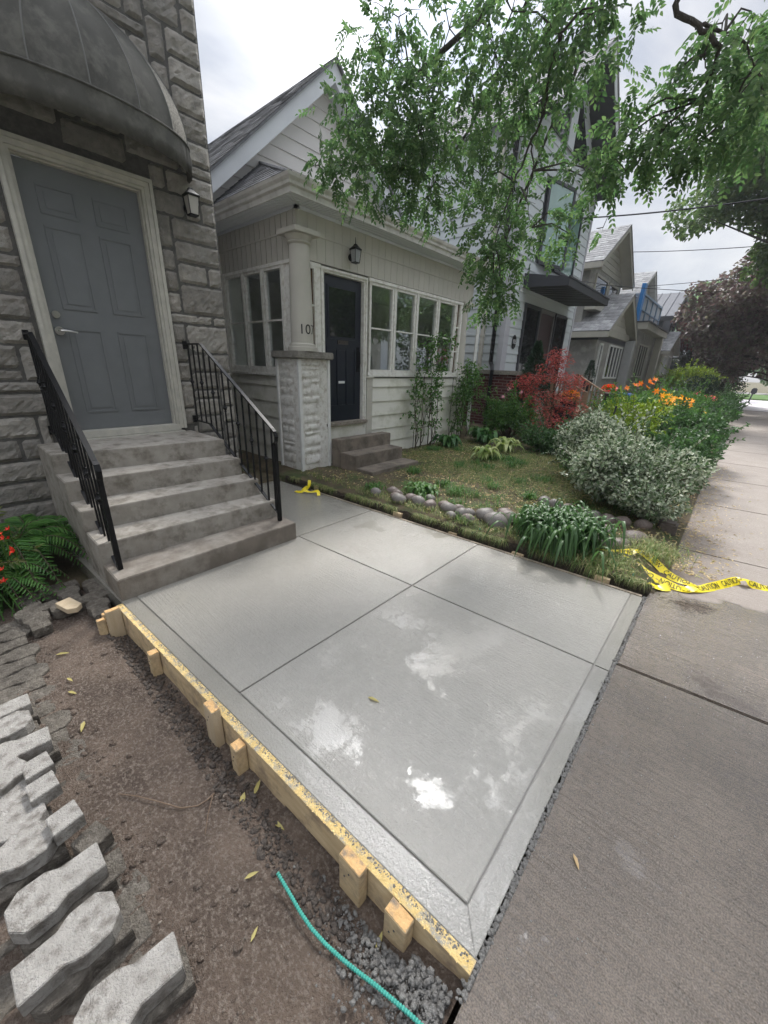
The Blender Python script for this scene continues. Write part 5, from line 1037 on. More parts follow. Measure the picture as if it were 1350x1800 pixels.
for (x, y, d, rp, n) in blobs:
    c = pxd(x, y, d); r = rp / 678 * d * .93; P, dd = blob_points(c, (r, r * 1.1, r * .95), int(n * thin(x, y) * (1.1 if x > 800 else 1.3)), .1)
    D = dd * .6 + .5 * RNG.normal(size=P.shape) + np.array([0, 0, -.45]); compound(Lv, P, D, .185, 5, (.052, .027))
    near = min(allp, key=lambda q: (q[0] - c).length)[0]; k = max(2, int(n / 30))
    if .05 < (near - c).length < .7: tw.tube([near, near.lerp(c, .5) + Vector((0, 0, .06)), c], [.010, .007, .004], 5)
    for i in range(k):
        q = Vector(P[RNG.integers(len(P))]); tw.tube([c, c.lerp(q, .5) + Vector(RNG.normal(size=3)) * .04, q], [.005, .003, .0015], 4, False)
tw.build('twigs', M_bark, ash); Lv.build('crown', M_ash, ash)

def simple_tree(name, label, base, h, clusters, mat, n_per, ln, wd, trunk_r=.18, group=None, cat='tree'):
    t = thing(name, base, label, cat, group); b = MB(); top = Vector((base[0], base[1], base[2] + h))
    b.tube([base, (base[0] + .05, base[1], base[2] + h * .45), top], [trunk_r, trunk_r * .75, trunk_r * .3], 10)
    for c, r, k in clusters:
        c = Vector(c); s_ = Vector(base) + Vector((0, 0, max(.5, min(h * .9, (c.z - base[2]) * .6)))); b.tube([s_, s_.lerp(c, .5) + Vector((0, 0, .15)), c], [trunk_r * .4, trunk_r * .22, trunk_r * .06], 6)
    b.build('trunk', M_bark, t, smooth=True); tree_crown_leaves(clusters, mat, t, n_per, ln, wd); return t
def rnd_clusters(c, R, n, r, seed):
    g = np.random.default_rng(seed); o = []
    for i in range(n):
        d = unit(g.normal(size=(1, 3)))[0]; q = np.array(c) + d * np.array(R) * g.uniform(.45, 1.0); rr = r * g.uniform(.7, 1.25); o.append((tuple(q), (rr, rr, rr * .7), (rr / r) ** 2))
    return o
simple_tree('maple_tree', 'large green maple with a rounded crown at the right edge behind the overhead branches', (1.9, 20.5, 0), 8, rnd_clusters((-.3, 21, 8.9), (3.4, 2.6, 3.6), 74, .95, 1), M_maple, 420, .17, .15)
simple_tree('purple_maple_tree', 'purple leaved maple whose crown reaches down to eye level on the right', (2.2, 25, 0), 7, rnd_clusters((.3, 25.5, 4.8), (3.0, 3.0, 2.3), 56, .95, 2), M_purple, 430, .17, .15)
simple_tree('purple_maple_tree', 'low hanging dark foliage over the far sidewalk beyond the purple maple', (2.4, 31, 0), 6, rnd_clusters((-.4, 31.5, 3.7), (2.7, 2.2, 2.0), 40, .95, 4), M_purple, 380, .18, .15)
simple_tree('purple_maple_tree', 'dark bushy tree behind the boxwood at the far end of the gardens', (-2.6, 36, 0), 4, rnd_clusters((-2.0, 35.5, 2.4), (2.2, 1.6, 1.6), 30, .85, 14), leafmat('dark_green_tree', [(.03, .05, .025), (.05, .075, .035), (.06, .05, .04)], .25), 320, .17, .14)
simple_tree('red_maple_tree', 'small red leaved tree in front of the metal roofed house', (-3.0, 34.5, 0), 4.5, rnd_clusters((-3.2, 34.3, 4.2), (1.1, 1.0, 1.2), 16, .6, 3), M_redtree, 300, .14, .12, .09)
simple_tree('pale_tree', 'pale green tree far behind the metal roof', (-4.5, 47, 0), 8, rnd_clusters((-4.2, 47, 6.6), (2.6, 2.0, 2.6), 34, 1.0, 6), M_palegreen, 220, .25, .2, .16)
for i, (x, y, hh, rr) in enumerate([(3, 66, 5, 2.4), (-4, 70, 6, 3.5), (6, 75, 7, 3), (-10, 68, 7, 4), (11, 72, 8, 4)]):
    simple_tree('background_tree', ['distant tree straight above the end of the sidewalk', 'distant tree behind the purple maple', 'distant tree at the right frame edge beyond the street', 'distant tree hidden behind the far houses', 'distant tree past the right frame edge'][i], (x, y, 0), hh * .6, rnd_clusters((x, y, hh * .6), (rr, rr, hh * .4), 20, 1.3, 30 + i), M_palegreen, 160, .4, .32, .2, group='distant trees across the street')
# small dark post box by the far crossing
t = thing('post_box', (.78, 40, 0), 'small dark post box on a thin leg by the pale far street', 'post box'); MB().box(.62, .94, 39.85, 40.15, .6, 1.02).build('box', M_dark, t, bevel=.06); MB().tube([(.68, 40, -.02), (.74, 40, .6)], .05, 6).build('leg', M_dark, t)

# the other side of the street (seen only in reflections and from other positions)
for i, y in enumerate([-14, -4, 5, 13, 22, 31, 41, 52, 64]):
    simple_tree('street_tree', ['street tree across the road far behind the camera', 'street tree across the road behind the camera', 'street tree across the road level with the slab', 'street tree across the road level with the blue-grey house', 'street tree across the road level with the stucco house', 'street tree across the road level with the metal roof', 'street tree across the road just past the crossing', 'street tree far past the crossing', 'farthest street tree across the road'][i], (12.8, y, 0), 5, rnd_clusters((12.5, y, 5.6), (3.0, 3.2, 2.4), 26, 1.3, 60 + i), M_maple, 150, .34, .26, .2, group='street trees across the road')
for i, y in enumerate([-16, -8, 0, 8, 16, 24]):
    t = thing('opposite_house', (18, y + 3, 0), ['brick house across the road, southernmost', 'stucco house across the road behind the camera', 'brick house across the road level with the steps', 'stucco house across the road level with the porch', 'brick house across the road level with the stucco neighbour', 'stucco house across the road, farthest along'][i], 'house', 'houses across the road')
    mm = M_brick if i % 2 == 0 else M_stucco; b = MB(); b.box(18, 26, y, y + 6.4, 0, 5.6); b.prism([(y - .3, 5.6), (y + 6.7, 5.6), (y + 3.2, 8.2)], FX(17.7), 0, 8.3); b.build('wall', mm, t)
    for u in (y + .8, y + 3.6):
        for z in (1.2, 3.7): MB().box(17.95, 17.99, u, u + 1.6, z, z + 1.3).build('window', M_glassdark, t)

# ================================================================== GARDEN PLANTS
def shrub(name, label, c, R, n, mat, ln, wd, shell=.7, base_z=None, cat='shrub', lumps=9, seed=0, up=.2, group=None):
    bz = base_z if base_z is not None else c[2] - R[2]; t = thing(name, (c[0], c[1], bz), label, cat, group); g = np.random.default_rng(seed + 50); Lv = Leaves(); b = MB()
    for i in range(lumps):
        d = unit(g.normal(size=(1, 3)))[0]; d[2] = abs(d[2]) * .8 - .15; q = np.array(c) + d * np.array(R) * g.uniform(.35, .80); rr = np.array(R) * g.uniform(.26, .62); k = int(n / lumps * (rr[0] / R[0] / .45) ** 2)
        P, dd = blob_points(q, rr, k, shell, g); m_ = P[:, 2] > bz; P, dd = P[m_], dd[m_]; k = len(P)
        Lv.add(P, dd * .7 + .7 * g.normal(size=(k, 3)) + np.array([0, 0, up]), dd + np.array([0, 0, .7]) + .5 * g.normal(size=(k, 3)), ln * g.uniform(.6, 1.25, k), wd * g.uniform(.7, 1.2, k))
        for j in range(5):        # loose shoots standing out of the outline
            e = P[g.integers(k)]; oo = unit((e - np.array(c))[None])[0] + np.array([0, 0, .5]) + g.normal(size=3) * .3; sh_ = np.array([e + oo * f_ * ln * 4 for f_ in np.linspace(0, 1, 9)]); b.tube([tuple(v) for v in sh_[::4]], .003, 4, False)
            for rep in (0, 1): Lv.add(sh_, g.normal(size=(9, 3)) + oo * .8, g.normal(size=(9, 3)) * .5 + np.array([0, 0, 1]), ln, wd)
        for j in range(5): e = P[g.integers(k)]; b.tube([(c[0], c[1], bz - .03), tuple((np.array((c[0], c[1], bz)) + q) / 2 + g.normal(size=3) * .05), tuple(e)], [.010, .007, .003], 5, False)
    b.build('stems', M_twig, t); Lv.build('leaves', mat, t); return t
shrub('variegated_shrub', 'big white-edged variegated euonymus shrub spilling towards the sidewalk', (-.72, 5.35, .50), (.62, .75, .55), 8500, M_vari, .050, .030, cat='shrub', seed=1, lumps=16, base_z=.08)
shrub('variegated_shrub', 'lower lobe of pale variegated foliage hanging over the stone edging', (-.42, 4.93, .30), (.42, .42, .30), 3600, M_vari, .045, .027, seed=2, lumps=9, base_z=.03)
shrub('variegated_shrub', 'rear lobe of pale variegated foliage around the thin dark stake', (-1.35, 6.2, .60), (.50, .6, .58), 4300, M_vari, .048, .029, seed=3, lumps=9, base_z=.1)
shrub('dark_shrub', 'dark green glossy shrub pressing onto the sidewalk behind the variegated one', (-.42, 7.4, .42), (.45, 1.05, .50), 5200, M_darkleaf, .065, .036, seed=4, lumps=14, base_z=.04)
shrub('dark_shrub', 'second dark green shrub beyond with reddish low planter board', (-.55, 9.4, .55), (.5, 1.0, .52), 4000, M_darkleaf, .07, .04, seed=5, lumps=12, base_z=.05)
shrub('lime_shrub', 'yellow-green shrub in the middle of the garden beside the dark stakes', (-1.6, 9.6, .62), (.75, 1.0, .48), 4600, M_lime, .07, .035, seed=6, lumps=12, base_z=.15)
shrub('lime_shrub', 'small yellow-green clump behind the pale variegated lobe', (-1.15, 7.6, .55), (.45, .5, .45), 2200, M_lime, .07, .03, seed=7, base_z=.1)
shrub('green_shrub', 'soft green mass below the orange lilies', (-1.0, 12.4, .55), (.75, 1.3, .52), 4200, M_green, .09, .035, seed=8, lumps=12, base_z=.1)
shrub('green_shrub', 'mid green shrub in front of the green bin', (-2.5, 11.8, .52), (.55, .8, .5), 2600, M_green, .08, .035, seed=9, base_z=.15)
shrub('green_shrub', 'leafy growth by the brick base of the blue-grey house', (-3.75, 8.6, .55), (.45, .45, .50), 2600, M_green, .08, .032, seed=10, base_z=.1)
shrub('green_shrub', 'dark low plant under the red Japanese maple', (-2.5, 8.0, .30), (.6, .45, .30), 2400, M_darkleaf, .07, .03, seed=11, base_z=.08)
shrub('green_shrub', 'low greenery along the right side of the lawn', (-1.75, 7.2, .25), (.4, .4, .28), 1500, M_green, .06, .025, seed=12, base_z=.08)
shrub('boxwood_dome', 'rounded dark boxwood dome far along the gardens', (-1.5, 25.5, .95), (.75, .8, .85), 4600, M_spruce, .07, .035, seed=13, lumps=12, base_z=.2, shell=.85)
shrub('chartreuse_shrub', 'pale yellow-green shrub behind the dark boxwood dome', (-2.3, 27.5, 1.3), (1.3, 1.2, .95), 5200, M_lime, .11, .06, seed=14, lumps=14, base_z=.2)
shrub('hedge', 'low trimmed hedge across the far gardens', (-2.3, 22.5, .65), (1.4, .5, .42), 4200, M_darkleaf, .06, .035, seed=15, lumps=12, base_z=.1, cat='hedge')
shrub('hedge', 'dark shrubs lining the left edge of the far sidewalk', (-.25, 17.5, .55), (.42, 3.2, .5), 5200, M_darkleaf, .08, .04, seed=16, lumps=18, base_z=.02, cat='hedge')
shrub('hedge', 'last dark clump at the end of the garden row by the far crossing', (-.35, 24.5, .5), (.5, 2.6, .48), 3600, M_darkleaf, .09, .045, seed=17, lumps=14, base_z=.02, cat='hedge')
shrub('green_shrub', 'loose garden growth around the pink flowers', (-1.2, 18.5, .6), (.8, 2.6, .5), 4600, M_green, .10, .04, seed=18, lumps=16, base_z=.1)
shrub('green_shrub', 'grassy growth below the orange lilies near the dark railings', (-2.0, 14.5, .7), (.7, 1.5, .6), 4200, M_green, .10, .03, seed=19, lumps=14, base_z=.15)
# blades
def blades(name, label, c, n, length, rise, width, mat, spread=.06, k=7, droop=1.0, cat='plant', seed=0, group=None, angs=None, fold=.5, lw=None, tight=None):
    g = np.random.default_rng(seed + 90); t = thing(name, c, label, cat, group); S = Strips(); base = np.array(c) + g.normal(size=(n, 3)) * np.array([spread, spread, 0]); ang = g.uniform(0, 2 * PI, n) if angs is None else g.uniform(*angs, n)
    L_ = length * g.uniform(.45, 1.15, n); Rr = rise * g.uniform(.6, 1.2, n); P, side = arch(base, ang, L_, Rr, k, droop); tt = np.linspace(0, 1, k)
    prof = np.interp(tt, [0, .25, .55, .8, 1], [.25, .8, 1, .7, .02] if lw is None else lw); W = width * g.uniform(.7, 1.2, n)[:, None] * prof[None]; S.add(P, W, side, fold); S.build('leaves', mat, t); return t
blades('hosta', 'dark green hosta-like clump drooping over the trench beside the big river stones', (-.93, 3.64, .08), 640, .30, .34, .030, M_darkleaf, .14, 8, 1.3, seed=1)
blades('hosta', 'hosta at the foot of the porch wall left of the second climbing rose', (-4.2, 6.75, .10), 34, .34, .24, .12, M_hosta, .05, seed=2)
blades('hosta', 'pale yellow edged hosta in the middle of the lawn edge', (-3.1, 6.25, .10), 36, .30, .24, .085, M_hostavar, .04, seed=3)
blades('hosta', 'white edged hosta between the pale hosta and the red maple', (-3.15, 7.25, .12), 34, .32, .24, .09, M_hostavar, .07, seed=4)
blades('hosta', 'green hosta under the pink flowers by the brick base', (-3.85, 7.6, .15), 36, .34, .28, .12, M_hosta, .08, seed=5)
blades('hosta', 'small bright green rosette between the porch steps and the river stones', (-2.68, 3.85, .10), 60, .20, .13, .05, M_green, .07, seed=6)
blades('lily_clump', 'fine bladed clump below the yellow-orange lilies', (-1.05, 11.0, .2), 260, .42, .75, .025, M_green, .16, seed=7)
blades('lily_clump', 'tall bladed clump behind the lime shrub', (-1.9, 13.0, .25), 220, .45, .9, .028, M_green, .2, seed=8)
blades('grass_tuft', 'grass tuft at the corner between the caution tape and the big stones', (-.22, 3.98, .06), 420, .20, .16, .004, M_grass, .10, 5, seed=9, cat='grass tuft')
blades('grass_tuft', 'grass hanging over the trench by the pink string', (-.55, 3.55, .07), 500, .16, .10, .004, M_grass, .12, 5, 2.2, seed=10, cat='grass tuft')
blades('grass_tuft', 'green tuft beside the row of river stones', (-2.35, 4.15, .09), 160, .16, .14, .006, M_green, .07, 5, seed=12, cat='grass tuft')
# flowers: petals as small leaves around heads
def flowers(name, label, pts, mat, r, npet=6, stem=True, base=None, cat='flowers', stemm=None, cup=.5):
    t = thing(name, base or (pts[0][0], pts[0][1], .2), label, cat); Lv = Leaves(); b = MB(); bz = t['_w'][2]
    for p in pts:
        ax = unit(RNG.normal(size=(1, 3)) * .4 + np.array([[.4, -.5, .7]]))[0]; a1 = np.cross(ax, [0, 0, 1]); a1 /= np.linalg.norm(a1); a2 = np.cross(ax, a1)
        an = np.arange(npet) * 2 * PI / npet + RNG.random() * 6; D = np.cos(an)[:, None] * a1 + np.sin(an)[:, None] * a2 + ax * cup
        Lv.add(np.repeat(np.array([p]), npet, 0), D, np.repeat(ax[None], npet, 0), r * RNG.uniform(.8, 1.1, npet), r * .42, .1, .2)
        if stem: b.tube([(p[0] + RNG.normal() * .06, p[1] + RNG.normal() * .06, bz), (p[0], p[1], (p[2] + bz) / 2 + .05), p], .004, 4, False)
    Lv.build('petals', mat, t)
    if stem: b.build('stems', stemm or M_green, t)
    return t
def scatter(c, R, n, seed): g = np.random.default_rng(seed); return [tuple(np.array(c) + g.uniform(-1, 1, 3) * np.array(R)) for _ in range(n)]
flowers('yellow_lilies', 'cluster of yellow-orange lilies in the middle of the garden', scatter((-1.12, 11.6, 1.05), (.26, .4, .13), 30, 1) + scatter((-.8, 11.6, 1.03), (.1, .2, .1), 8, 2), M_yellow, .085)
flowers('orange_lilies', 'deep orange lilies low in front of the yellow cluster', scatter((-1.24, 11.2, .86), (.10, .2, .07), 14, 3), M_orange, .07)
flowers('orange_lilies', 'tall orange lilies in a loose row beyond the lime shrub', [(-2.39, 13, 1.25), (-2.21, 13, 1.34), (-2.1, 13.1, 1.38), (-1.9, 13, 1.45), (-1.84, 13, 1.40), (-1.8, 13.1, 1.5), (-1.68, 13, 1.22), (-1.95, 13.2, 1.3), (-1.5, 12.8, 1.25)], M_orange, .10)
flowers('pink_flowers', 'pink and magenta blooms further along the gardens', scatter((-1.2, 19.5, 1.05), (.1, .2, .06), 3, 5) + scatter((-.72, 19.5, .88), (.2, .5, .06), 12, 6), M_magenta, .10)
flowers('yellow_blooms', 'small yellow blooms among the far growth', scatter((-.55, 20.5, .86), (.25, .6, .06), 8, 7) + scatter((-.7, 14, .7), (.2, .6, .1), 7, 8), M_yellow, .07)
flowers('coneflowers', 'pale pink coneflowers on tall stems before the brick base', [(-4.04, 9.0, 1.2), (-4.16, 9.0, 1.02), (-3.55, 8.8, .95), (-3.6, 8.8, .86), (-3.75, 9, 1.15), (-3.5, 8.5, .78)], M_pinkpet, .055, 9, cup=-.1)
# planters with geraniums
def planter(c, label, w_=.45, fl=True):
    t = thing('geranium_planter', c, label, 'planter'); b = MB(); b.hexa([(c[0] - .12, c[1] - w_ / 2, c[2]), (c[0] + .12, c[1] - w_ / 2, c[2]), (c[0] + .12, c[1] + w_ / 2, c[2]), (c[0] - .12, c[1] + w_ / 2, c[2]), (c[0] - .15, c[1] - w_ / 2 - .03, c[2] + .22), (c[0] + .15, c[1] - w_ / 2 - .03, c[2] + .22), (c[0] + .15, c[1] + w_ / 2 + .03, c[2] + .22), (c[0] - .15, c[1] + w_ / 2 + .03, c[2] + .22)]); b.build('box', M_binblack, t)
    Lv = Leaves(); P, d = blob_points((c[0], c[1], c[2] + .28), (.2, w_ * .55, .16), 260, .4); Lv.add(P, d + np.array([0, 0, .3]), d + np.array([0, 0, 1.]), .06, .045); Lv.build('leaves', M_green, t)
    Lv = Leaves(); P, d = blob_points((c[0] + .02, c[1], c[2] + .36), (.2, w_ * .6, .10), 300, .5); Lv.add(P, d + np.array([0, 0, .3]), d, .04, .03); Lv.build('flowers', M_orange if fl else M_red, t); return t
planter((-3.2, 10.8, .72), 'planter of orange-red geraniums beside the Japanese maple')
planter((-2.95, 13.5, .85), 'planter of bright red geraniums by the green bin', .4, False)
# Japanese maple
t = thing('japanese_maple', (-3.08, 9.3, .15), 'small red Japanese maple with layered feathery foliage', 'tree'); b = MB(); Lv = Leaves()
b.tube([(-3.08, 9.3, .1), (-3.10, 9.3, .6), (-3.12, 9.32, 1.1), (-3.15, 9.3, 1.5), (-3.2, 9.3, 1.9)], [.03, .026, .02, .012, .006], 8)
for (x, y, z, rx, rz, n) in [(-3.2, 9.35, 1.95, .24, .10, 260), (-3.1, 9.3, 1.82, .26, .08, 240), (-3.28, 9.3, 1.68, .30, .08, 260), (-3.55, 9.2, 1.45, .42, .08, 420), (-3.8, 9.2, 1.30, .34, .07, 300), (-2.95, 9.2, 1.50, .40, .07, 420), (-2.75, 9.3, 1.36, .34, .08, 300), (-3.45, 9.1, 1.10, .42, .08, 380), (-2.85, 9.1, 1.12, .36, .07, 320), (-2.7, 9.2, .92, .34, .08, 300), (-3.3, 9.0, .85, .42, .10, 340), (-3.0, 8.9, .52, .50, .14, 420), (-2.75, 9.0, .62, .3, .12, 260)]:
    P, d = blob_points((x, y, z), (rx * 1.1, rx * .9, rz * 1.9), int(n * .62), .1); k = len(P)
    for s in range(3): Lv.add(P, d * np.array([1, 1, .2]) + .5 * RNG.normal(size=(k, 3)) * np.array([1, 1, .3]) + np.array([0, 0, -.25]), np.array([[0, 0, 1.]]) + .5 * RNG.normal(size=(k, 3)), .05, .014, .1)
    b.tube([(-3.12, 9.32, max(.3, z - .35)), ((x - 3.12) / 2, (y + 9.3) / 2, z - .08), (x, y, z)], [.012, .008, .004], 5)
    for j in range(6): e = P[RNG.integers(k)]; b.tube([(x, y, z), tuple(e)], [.004, .002], 4, False)
b.build('trunk', M_twig, t); Lv.build('crown', M_jmaple, t)
# conical spruces
def spruce(c, h, r, label, n=5200):
    t = thing('dwarf_spruce', c, label, 'conifer'); b = MB(); b.tube([c, (c[0], c[1], c[2] + h)], [.03, .005], 6); Lv = Leaves(); u = RNG.random(n) ** .8; a = RNG.uniform(0, 2 * PI, n); tier = .82 + .18 * np.sin(u * 55 + a * 3); rr = r * (1 - u) * tier * (.35 + .65 * RNG.random(n) ** .35) + .01
    P = np.stack([c[0] + np.cos(a) * rr, c[1] + np.sin(a) * rr, c[2] + .05 + u * h * .97], 1); D = np.stack([np.cos(a), np.sin(a), np.full(n, .35)], 1) + .35 * RNG.normal(size=(n, 3)); Lv.add(P, D, np.array([[0, 0, 1.]]) + .6 * RNG.normal(size=(n, 3)), .075, .014, .1, .05)
    b.build('trunk', M_twig, t); Lv.build('needles', M_spruce, t)
spruce((-3.85, 9.85, .75), 1.50, .60, 'cone shaped dwarf spruce in front of the maroon door', 7000); spruce((-4.22, 16, 1.38), .62, .20, 'small cone spruce in a pot beside the stucco wall', 1500)
b = MB(); 
t = thing('plant_pot', (-4.22, 16, 1.0), 'dark pot under the small cone spruce', 'pot'); MB().lathe([(.10, 0), (.14, .1), (.17, .40), (.15, .40)], (-4.22, 16, 1.0), 14).build('pot', M_binblack, t)
# climbing roses on trellis wires
def rose(x, y, h, wd, label, seed, lean=0):
    g = np.random.default_rng(seed); t = thing('climbing_rose', (x, y, .1), label, 'climbing rose', 'climbing roses on the porch wall'); b = MB(); Lv = Leaves()
    tr = MB()
    for s in (-.28, -.05, .2): tr.tube([(x, y + s, .05), (x, y + s, 1.45 + .1 * s)], .006, 5)
    for z in (.5, 1.0, 1.4): tr.tube([(x, y - .30, z), (x, y + .24, z)], .004, 5)
    tr.build('trellis', M_twig, t)
    for i in range(10):
        yy = y + g.uniform(-wd, wd) * .5; hh = h * g.uniform(.55, 1.05); q = [(x + .02, yy, .05)]; ph = g.uniform(0, 6)
        for k in range(1, 9): f_ = k / 8; q.append((x + .05 + .09 * math.sin(ph + f_ * 4) + .12 * f_ * f_, yy + wd * .35 * math.sin(ph * 2 + f_ * 3.5) * f_ + lean * f_, .1 + hh * f_))
        b.tube(q, [.009 * (1 - .7 * k / 8) for k in range(9)], 5, False); qa = np.array(q[2:]); m = int(26 + 70 * (hh / h > .7)); idx = g.integers(0, len(qa), m); pp = qa[idx] + g.normal(size=(m, 3)) * np.array([.05, .09, .07]); w_ = g.random(m) < (.35 + .65 * (pp[:, 2] > h * .5)); pp = pp[w_]; m = len(pp)
        for rep in range(3): Lv.add(pp + g.normal(size=(m, 3)) * .02, g.normal(size=(m, 3)) + np.array([.5, 0, 0]), g.normal(size=(m, 3)) * .5 + np.array([.3, -.3, 1]), .055, .034)
    b.build('canes', M_twig, t); Lv.build('leaves', M_green, t); return t
rose(-4.50, 6.30, 2.1, .62, 'climbing rose on thin wires between the porch steps and the second rose', 5)
rose(-4.50, 7.55, 1.85, .75, 'denser climbing rose at the far end of the porch by the white downspout', 6)
# ferns with red begonia by the stone wall
def fern(c, n, L_, label, seed, angs=(0, 2 * PI)):
    g = np.random.default_rng(seed); t = thing('fern', c, label, 'fern'); Lv = Leaves(); b = MB()
    for i in range(n):
        a = g.uniform(*angs); ll = L_ * g.uniform(.6, 1.1); ri = L_ * g.uniform(.45, .9); P, side = arch(np.array([c]), np.array([a]), ll, ri, 18, 1.1); P = P[0]; side = side[0]; b.tube([tuple(p) for p in P], .003, 4, False)
        for k in range(2, 18):
            T = P[k] - P[k - 1]; T = T / np.linalg.norm(T); w_ = .20 * L_ * math.sin(PI * min(1, (k - .5) / 17.5) ** .7) + .012; up = np.cross(side, T); 
            for s in (1, -1):
                for sub in (0, .5):
                    p = P[k] - (P[k] - P[k - 1]) * sub; Lv.add(p, side * s + T * .45, up if up[2] > 0 else -up, w_, .014, .1, .25)
    b.build('rachis', M_twig, t); Lv.build('fronds', M_fern, t)
fern((-3.98, .10, -.12), 30, .62, 'lush green fern clump between the stone wall and the concrete steps', 1); fern((-4.2, .30, -.12), 14, .55, 'second fern clump tucked against the stone wall', 2)
fern((-3.68, -.10, -.12), 22, .50, 'low fern clump at the left frame edge under the red flowers', 3)
pts = scatter((-3.62, .06, .40), (.13, .12, .10), 30, 21); flowers('red_begonia', 'drooping bright red begonia blooms among the ferns', pts + scatter((-3.45, -.02, .22), (.08, .08, .08), 9, 22) + scatter((-3.70, -.10, .48), (.1, .06, .06), 6, 23), M_red, .034, 5, base=(-3.72, .0, -.1), cup=1.2)
shrub('begonia_foliage', 'olive leaves below the red begonia blooms', (-3.68, .0, .22), (.11, .11, .18), 130, leafmat('begonia_leaf', [(.09, .13, .04), (.14, .17, .05), (.12, .12, .05)], .3), .065, .022, seed=33, base_z=-.1, cat='plant')

S = Strips()
for i in range(70):
    x, y = RNG.uniform(-4.3, -.6), RNG.uniform(3.4, 6.9); n = int(RNG.uniform(20, 80))
    if y < garden_front(x) + .06 or (x < -3.5 and y < 5.2): continue
    P, side = arch(np.array([[x, y, garden_z(x, y)]]) + RNG.normal(size=(n, 3)) * np.array([.05, .05, 0]), RNG.uniform(0, 6.28, n), RNG.uniform(.05, .14, n), RNG.uniform(.04, .12, n), 5, 1.0); S.add(P, RNG.choice([.005, .009, .015]) * np.ones((n, 1)) * np.array([[.4, 1, .9, .6, .05]]), side, .4)
tag(S.build('lawn_weeds', M_green), 'green weeds and low plants dotted over the lawn', 'weeds', kind='stuff')
n = 4600; x = RNG.uniform(-4.5, -.15, n); x = x[[fbm(v * 3, 8) + .5 * fbm(v * 14, 2) > -.05 for v in x]]; n = len(x); y = np.array([garden_front(v) for v in x]) + RNG.uniform(-.015, .05, n); P, side = arch(np.stack([x, y, np.full(n, .065)], 1), RNG.uniform(-PI, 0, n) * .8 - .3, RNG.uniform(.02, .10, n), RNG.uniform(.015, .05, n), 5, RNG.uniform(.8, 2.6)); S = Strips(); S.add(P, RNG.uniform(.003, .005, n)[:, None] * np.array([[1, .9, .8, .5, .05]]), side, 0)
tag(S.build('trench_edge_grass', M_grass), 'ragged grass hanging over the cut edge of the garden', 'grass', kind='stuff')
# ------------------------------------------------------------------ lawn, litter
n = 62000; x = RNG.uniform(-4.5, -.2, n); y = RNG.uniform(3.3, 7.6, n); keep = []
for i in range(n):
    xx, yy = x[i], y[i]
    if yy < garden_front(xx) + .005: continue
    if -4.7 < xx < -3.6 and 3.95 < yy < 5.2: continue
    lawn = sstep(4.55, 4.95, yy + .15 * fbm(xx * 3, yy * 3)); strip = sstep(.42, .20, yy - garden_front(xx)) * .85; bare = .10 + .5 * max(0, fbm(xx * 2.5, yy * 2.5, 4)); pr_ = max(lawn * .9, strip, bare) * (sstep(-.15, -.45, xx) * .7 + .3)
    if xx < -3.4: pr_ *= .7
    if RNG.random() < pr_: keep.append(i)
x, y = x[keep], y[keep]; n = len(x); z = np.array([garden_z(a, c) + .018 * fbm(a * 4, c * 4) for a, c in zip(x, y)]) - .004
S = Strips(); ang = RNG.uniform(0, 2 * PI, n); P, side = arch(np.stack([x, y, z], 1), ang, RNG.uniform(.02, .09, n), RNG.uniform(.015, .065, n), 4, .9); S.add(P, (RNG.uniform(.0025, .005, n))[:, None] * np.array([[1, .9, .6, .05]]), side, 0)
tag(S.build('grass', M_grass), 'sparse dry grass on the front lawn', 'grass', kind='stuff')
n = 7000; x = RNG.uniform(-4.4, -.08, n); y = RNG.uniform(3.35, 7.4, n); kk = [i for i in range(n) if y[i] > garden_front(x[i]) + .02 and not (x[i] < -3.6 and 3.95 < y[i] < 5.2) and (y[i] > 4.2 or RNG.random() < .35)]; x, y = x[kk], y[kk]; n = len(x); z = np.array([garden_z(a, c) + .018 * fbm(a * 4, c * 4) for a, c in zip(x, y)]) + .012
Lv = Leaves(); Lv.add(np.stack([x, y, z], 1), np.stack([RNG.normal(size=n), RNG.normal(size=n), .15 * RNG.normal(size=n)], 1), np.array([[0, 0, 1.]]) + .5 * RNG.normal(size=(n, 3)), RNG.uniform(.02, .065, n), RNG.uniform(.006, .018, n), .2, .1)
tag(Lv.build('leaf_litter', M_straw), 'fallen dry willow-like leaves scattered over the lawn', 'leaf litter', kind='stuff')
Lv = Leaves(); n = 1500; y = 4.0 + 6 * RNG.random(n) ** 1.6; x = -.12 + np.abs(RNG.normal(size=n)) * .24; Lv.add(np.stack([x, y, np.full(n, .004)], 1), np.stack([RNG.normal(size=n), RNG.normal(size=n), .05 * RNG.normal(size=n)], 1), np.array([[0, 0, 1.]]) + .3 * RNG.normal(size=(n, 3)), RNG.uniform(.015, .05, n), RNG.uniform(.005, .014, n), .15, .05)
tag(Lv.build('sidewalk_litter', M_straw), 'dry leaves blown along the planted edge of the sidewalk', 'leaf litter', kind='stuff')
pts = [(RNG.uniform(-.1, 1.2), RNG.uniform(.1, 3.6), .001) for _ in range(500)]
rocks('sidewalk_grit', pts, RNG.uniform(.001, .0035, 500), M_debris, 'fine grit and cement specks on the wet sidewalk', 'grit')
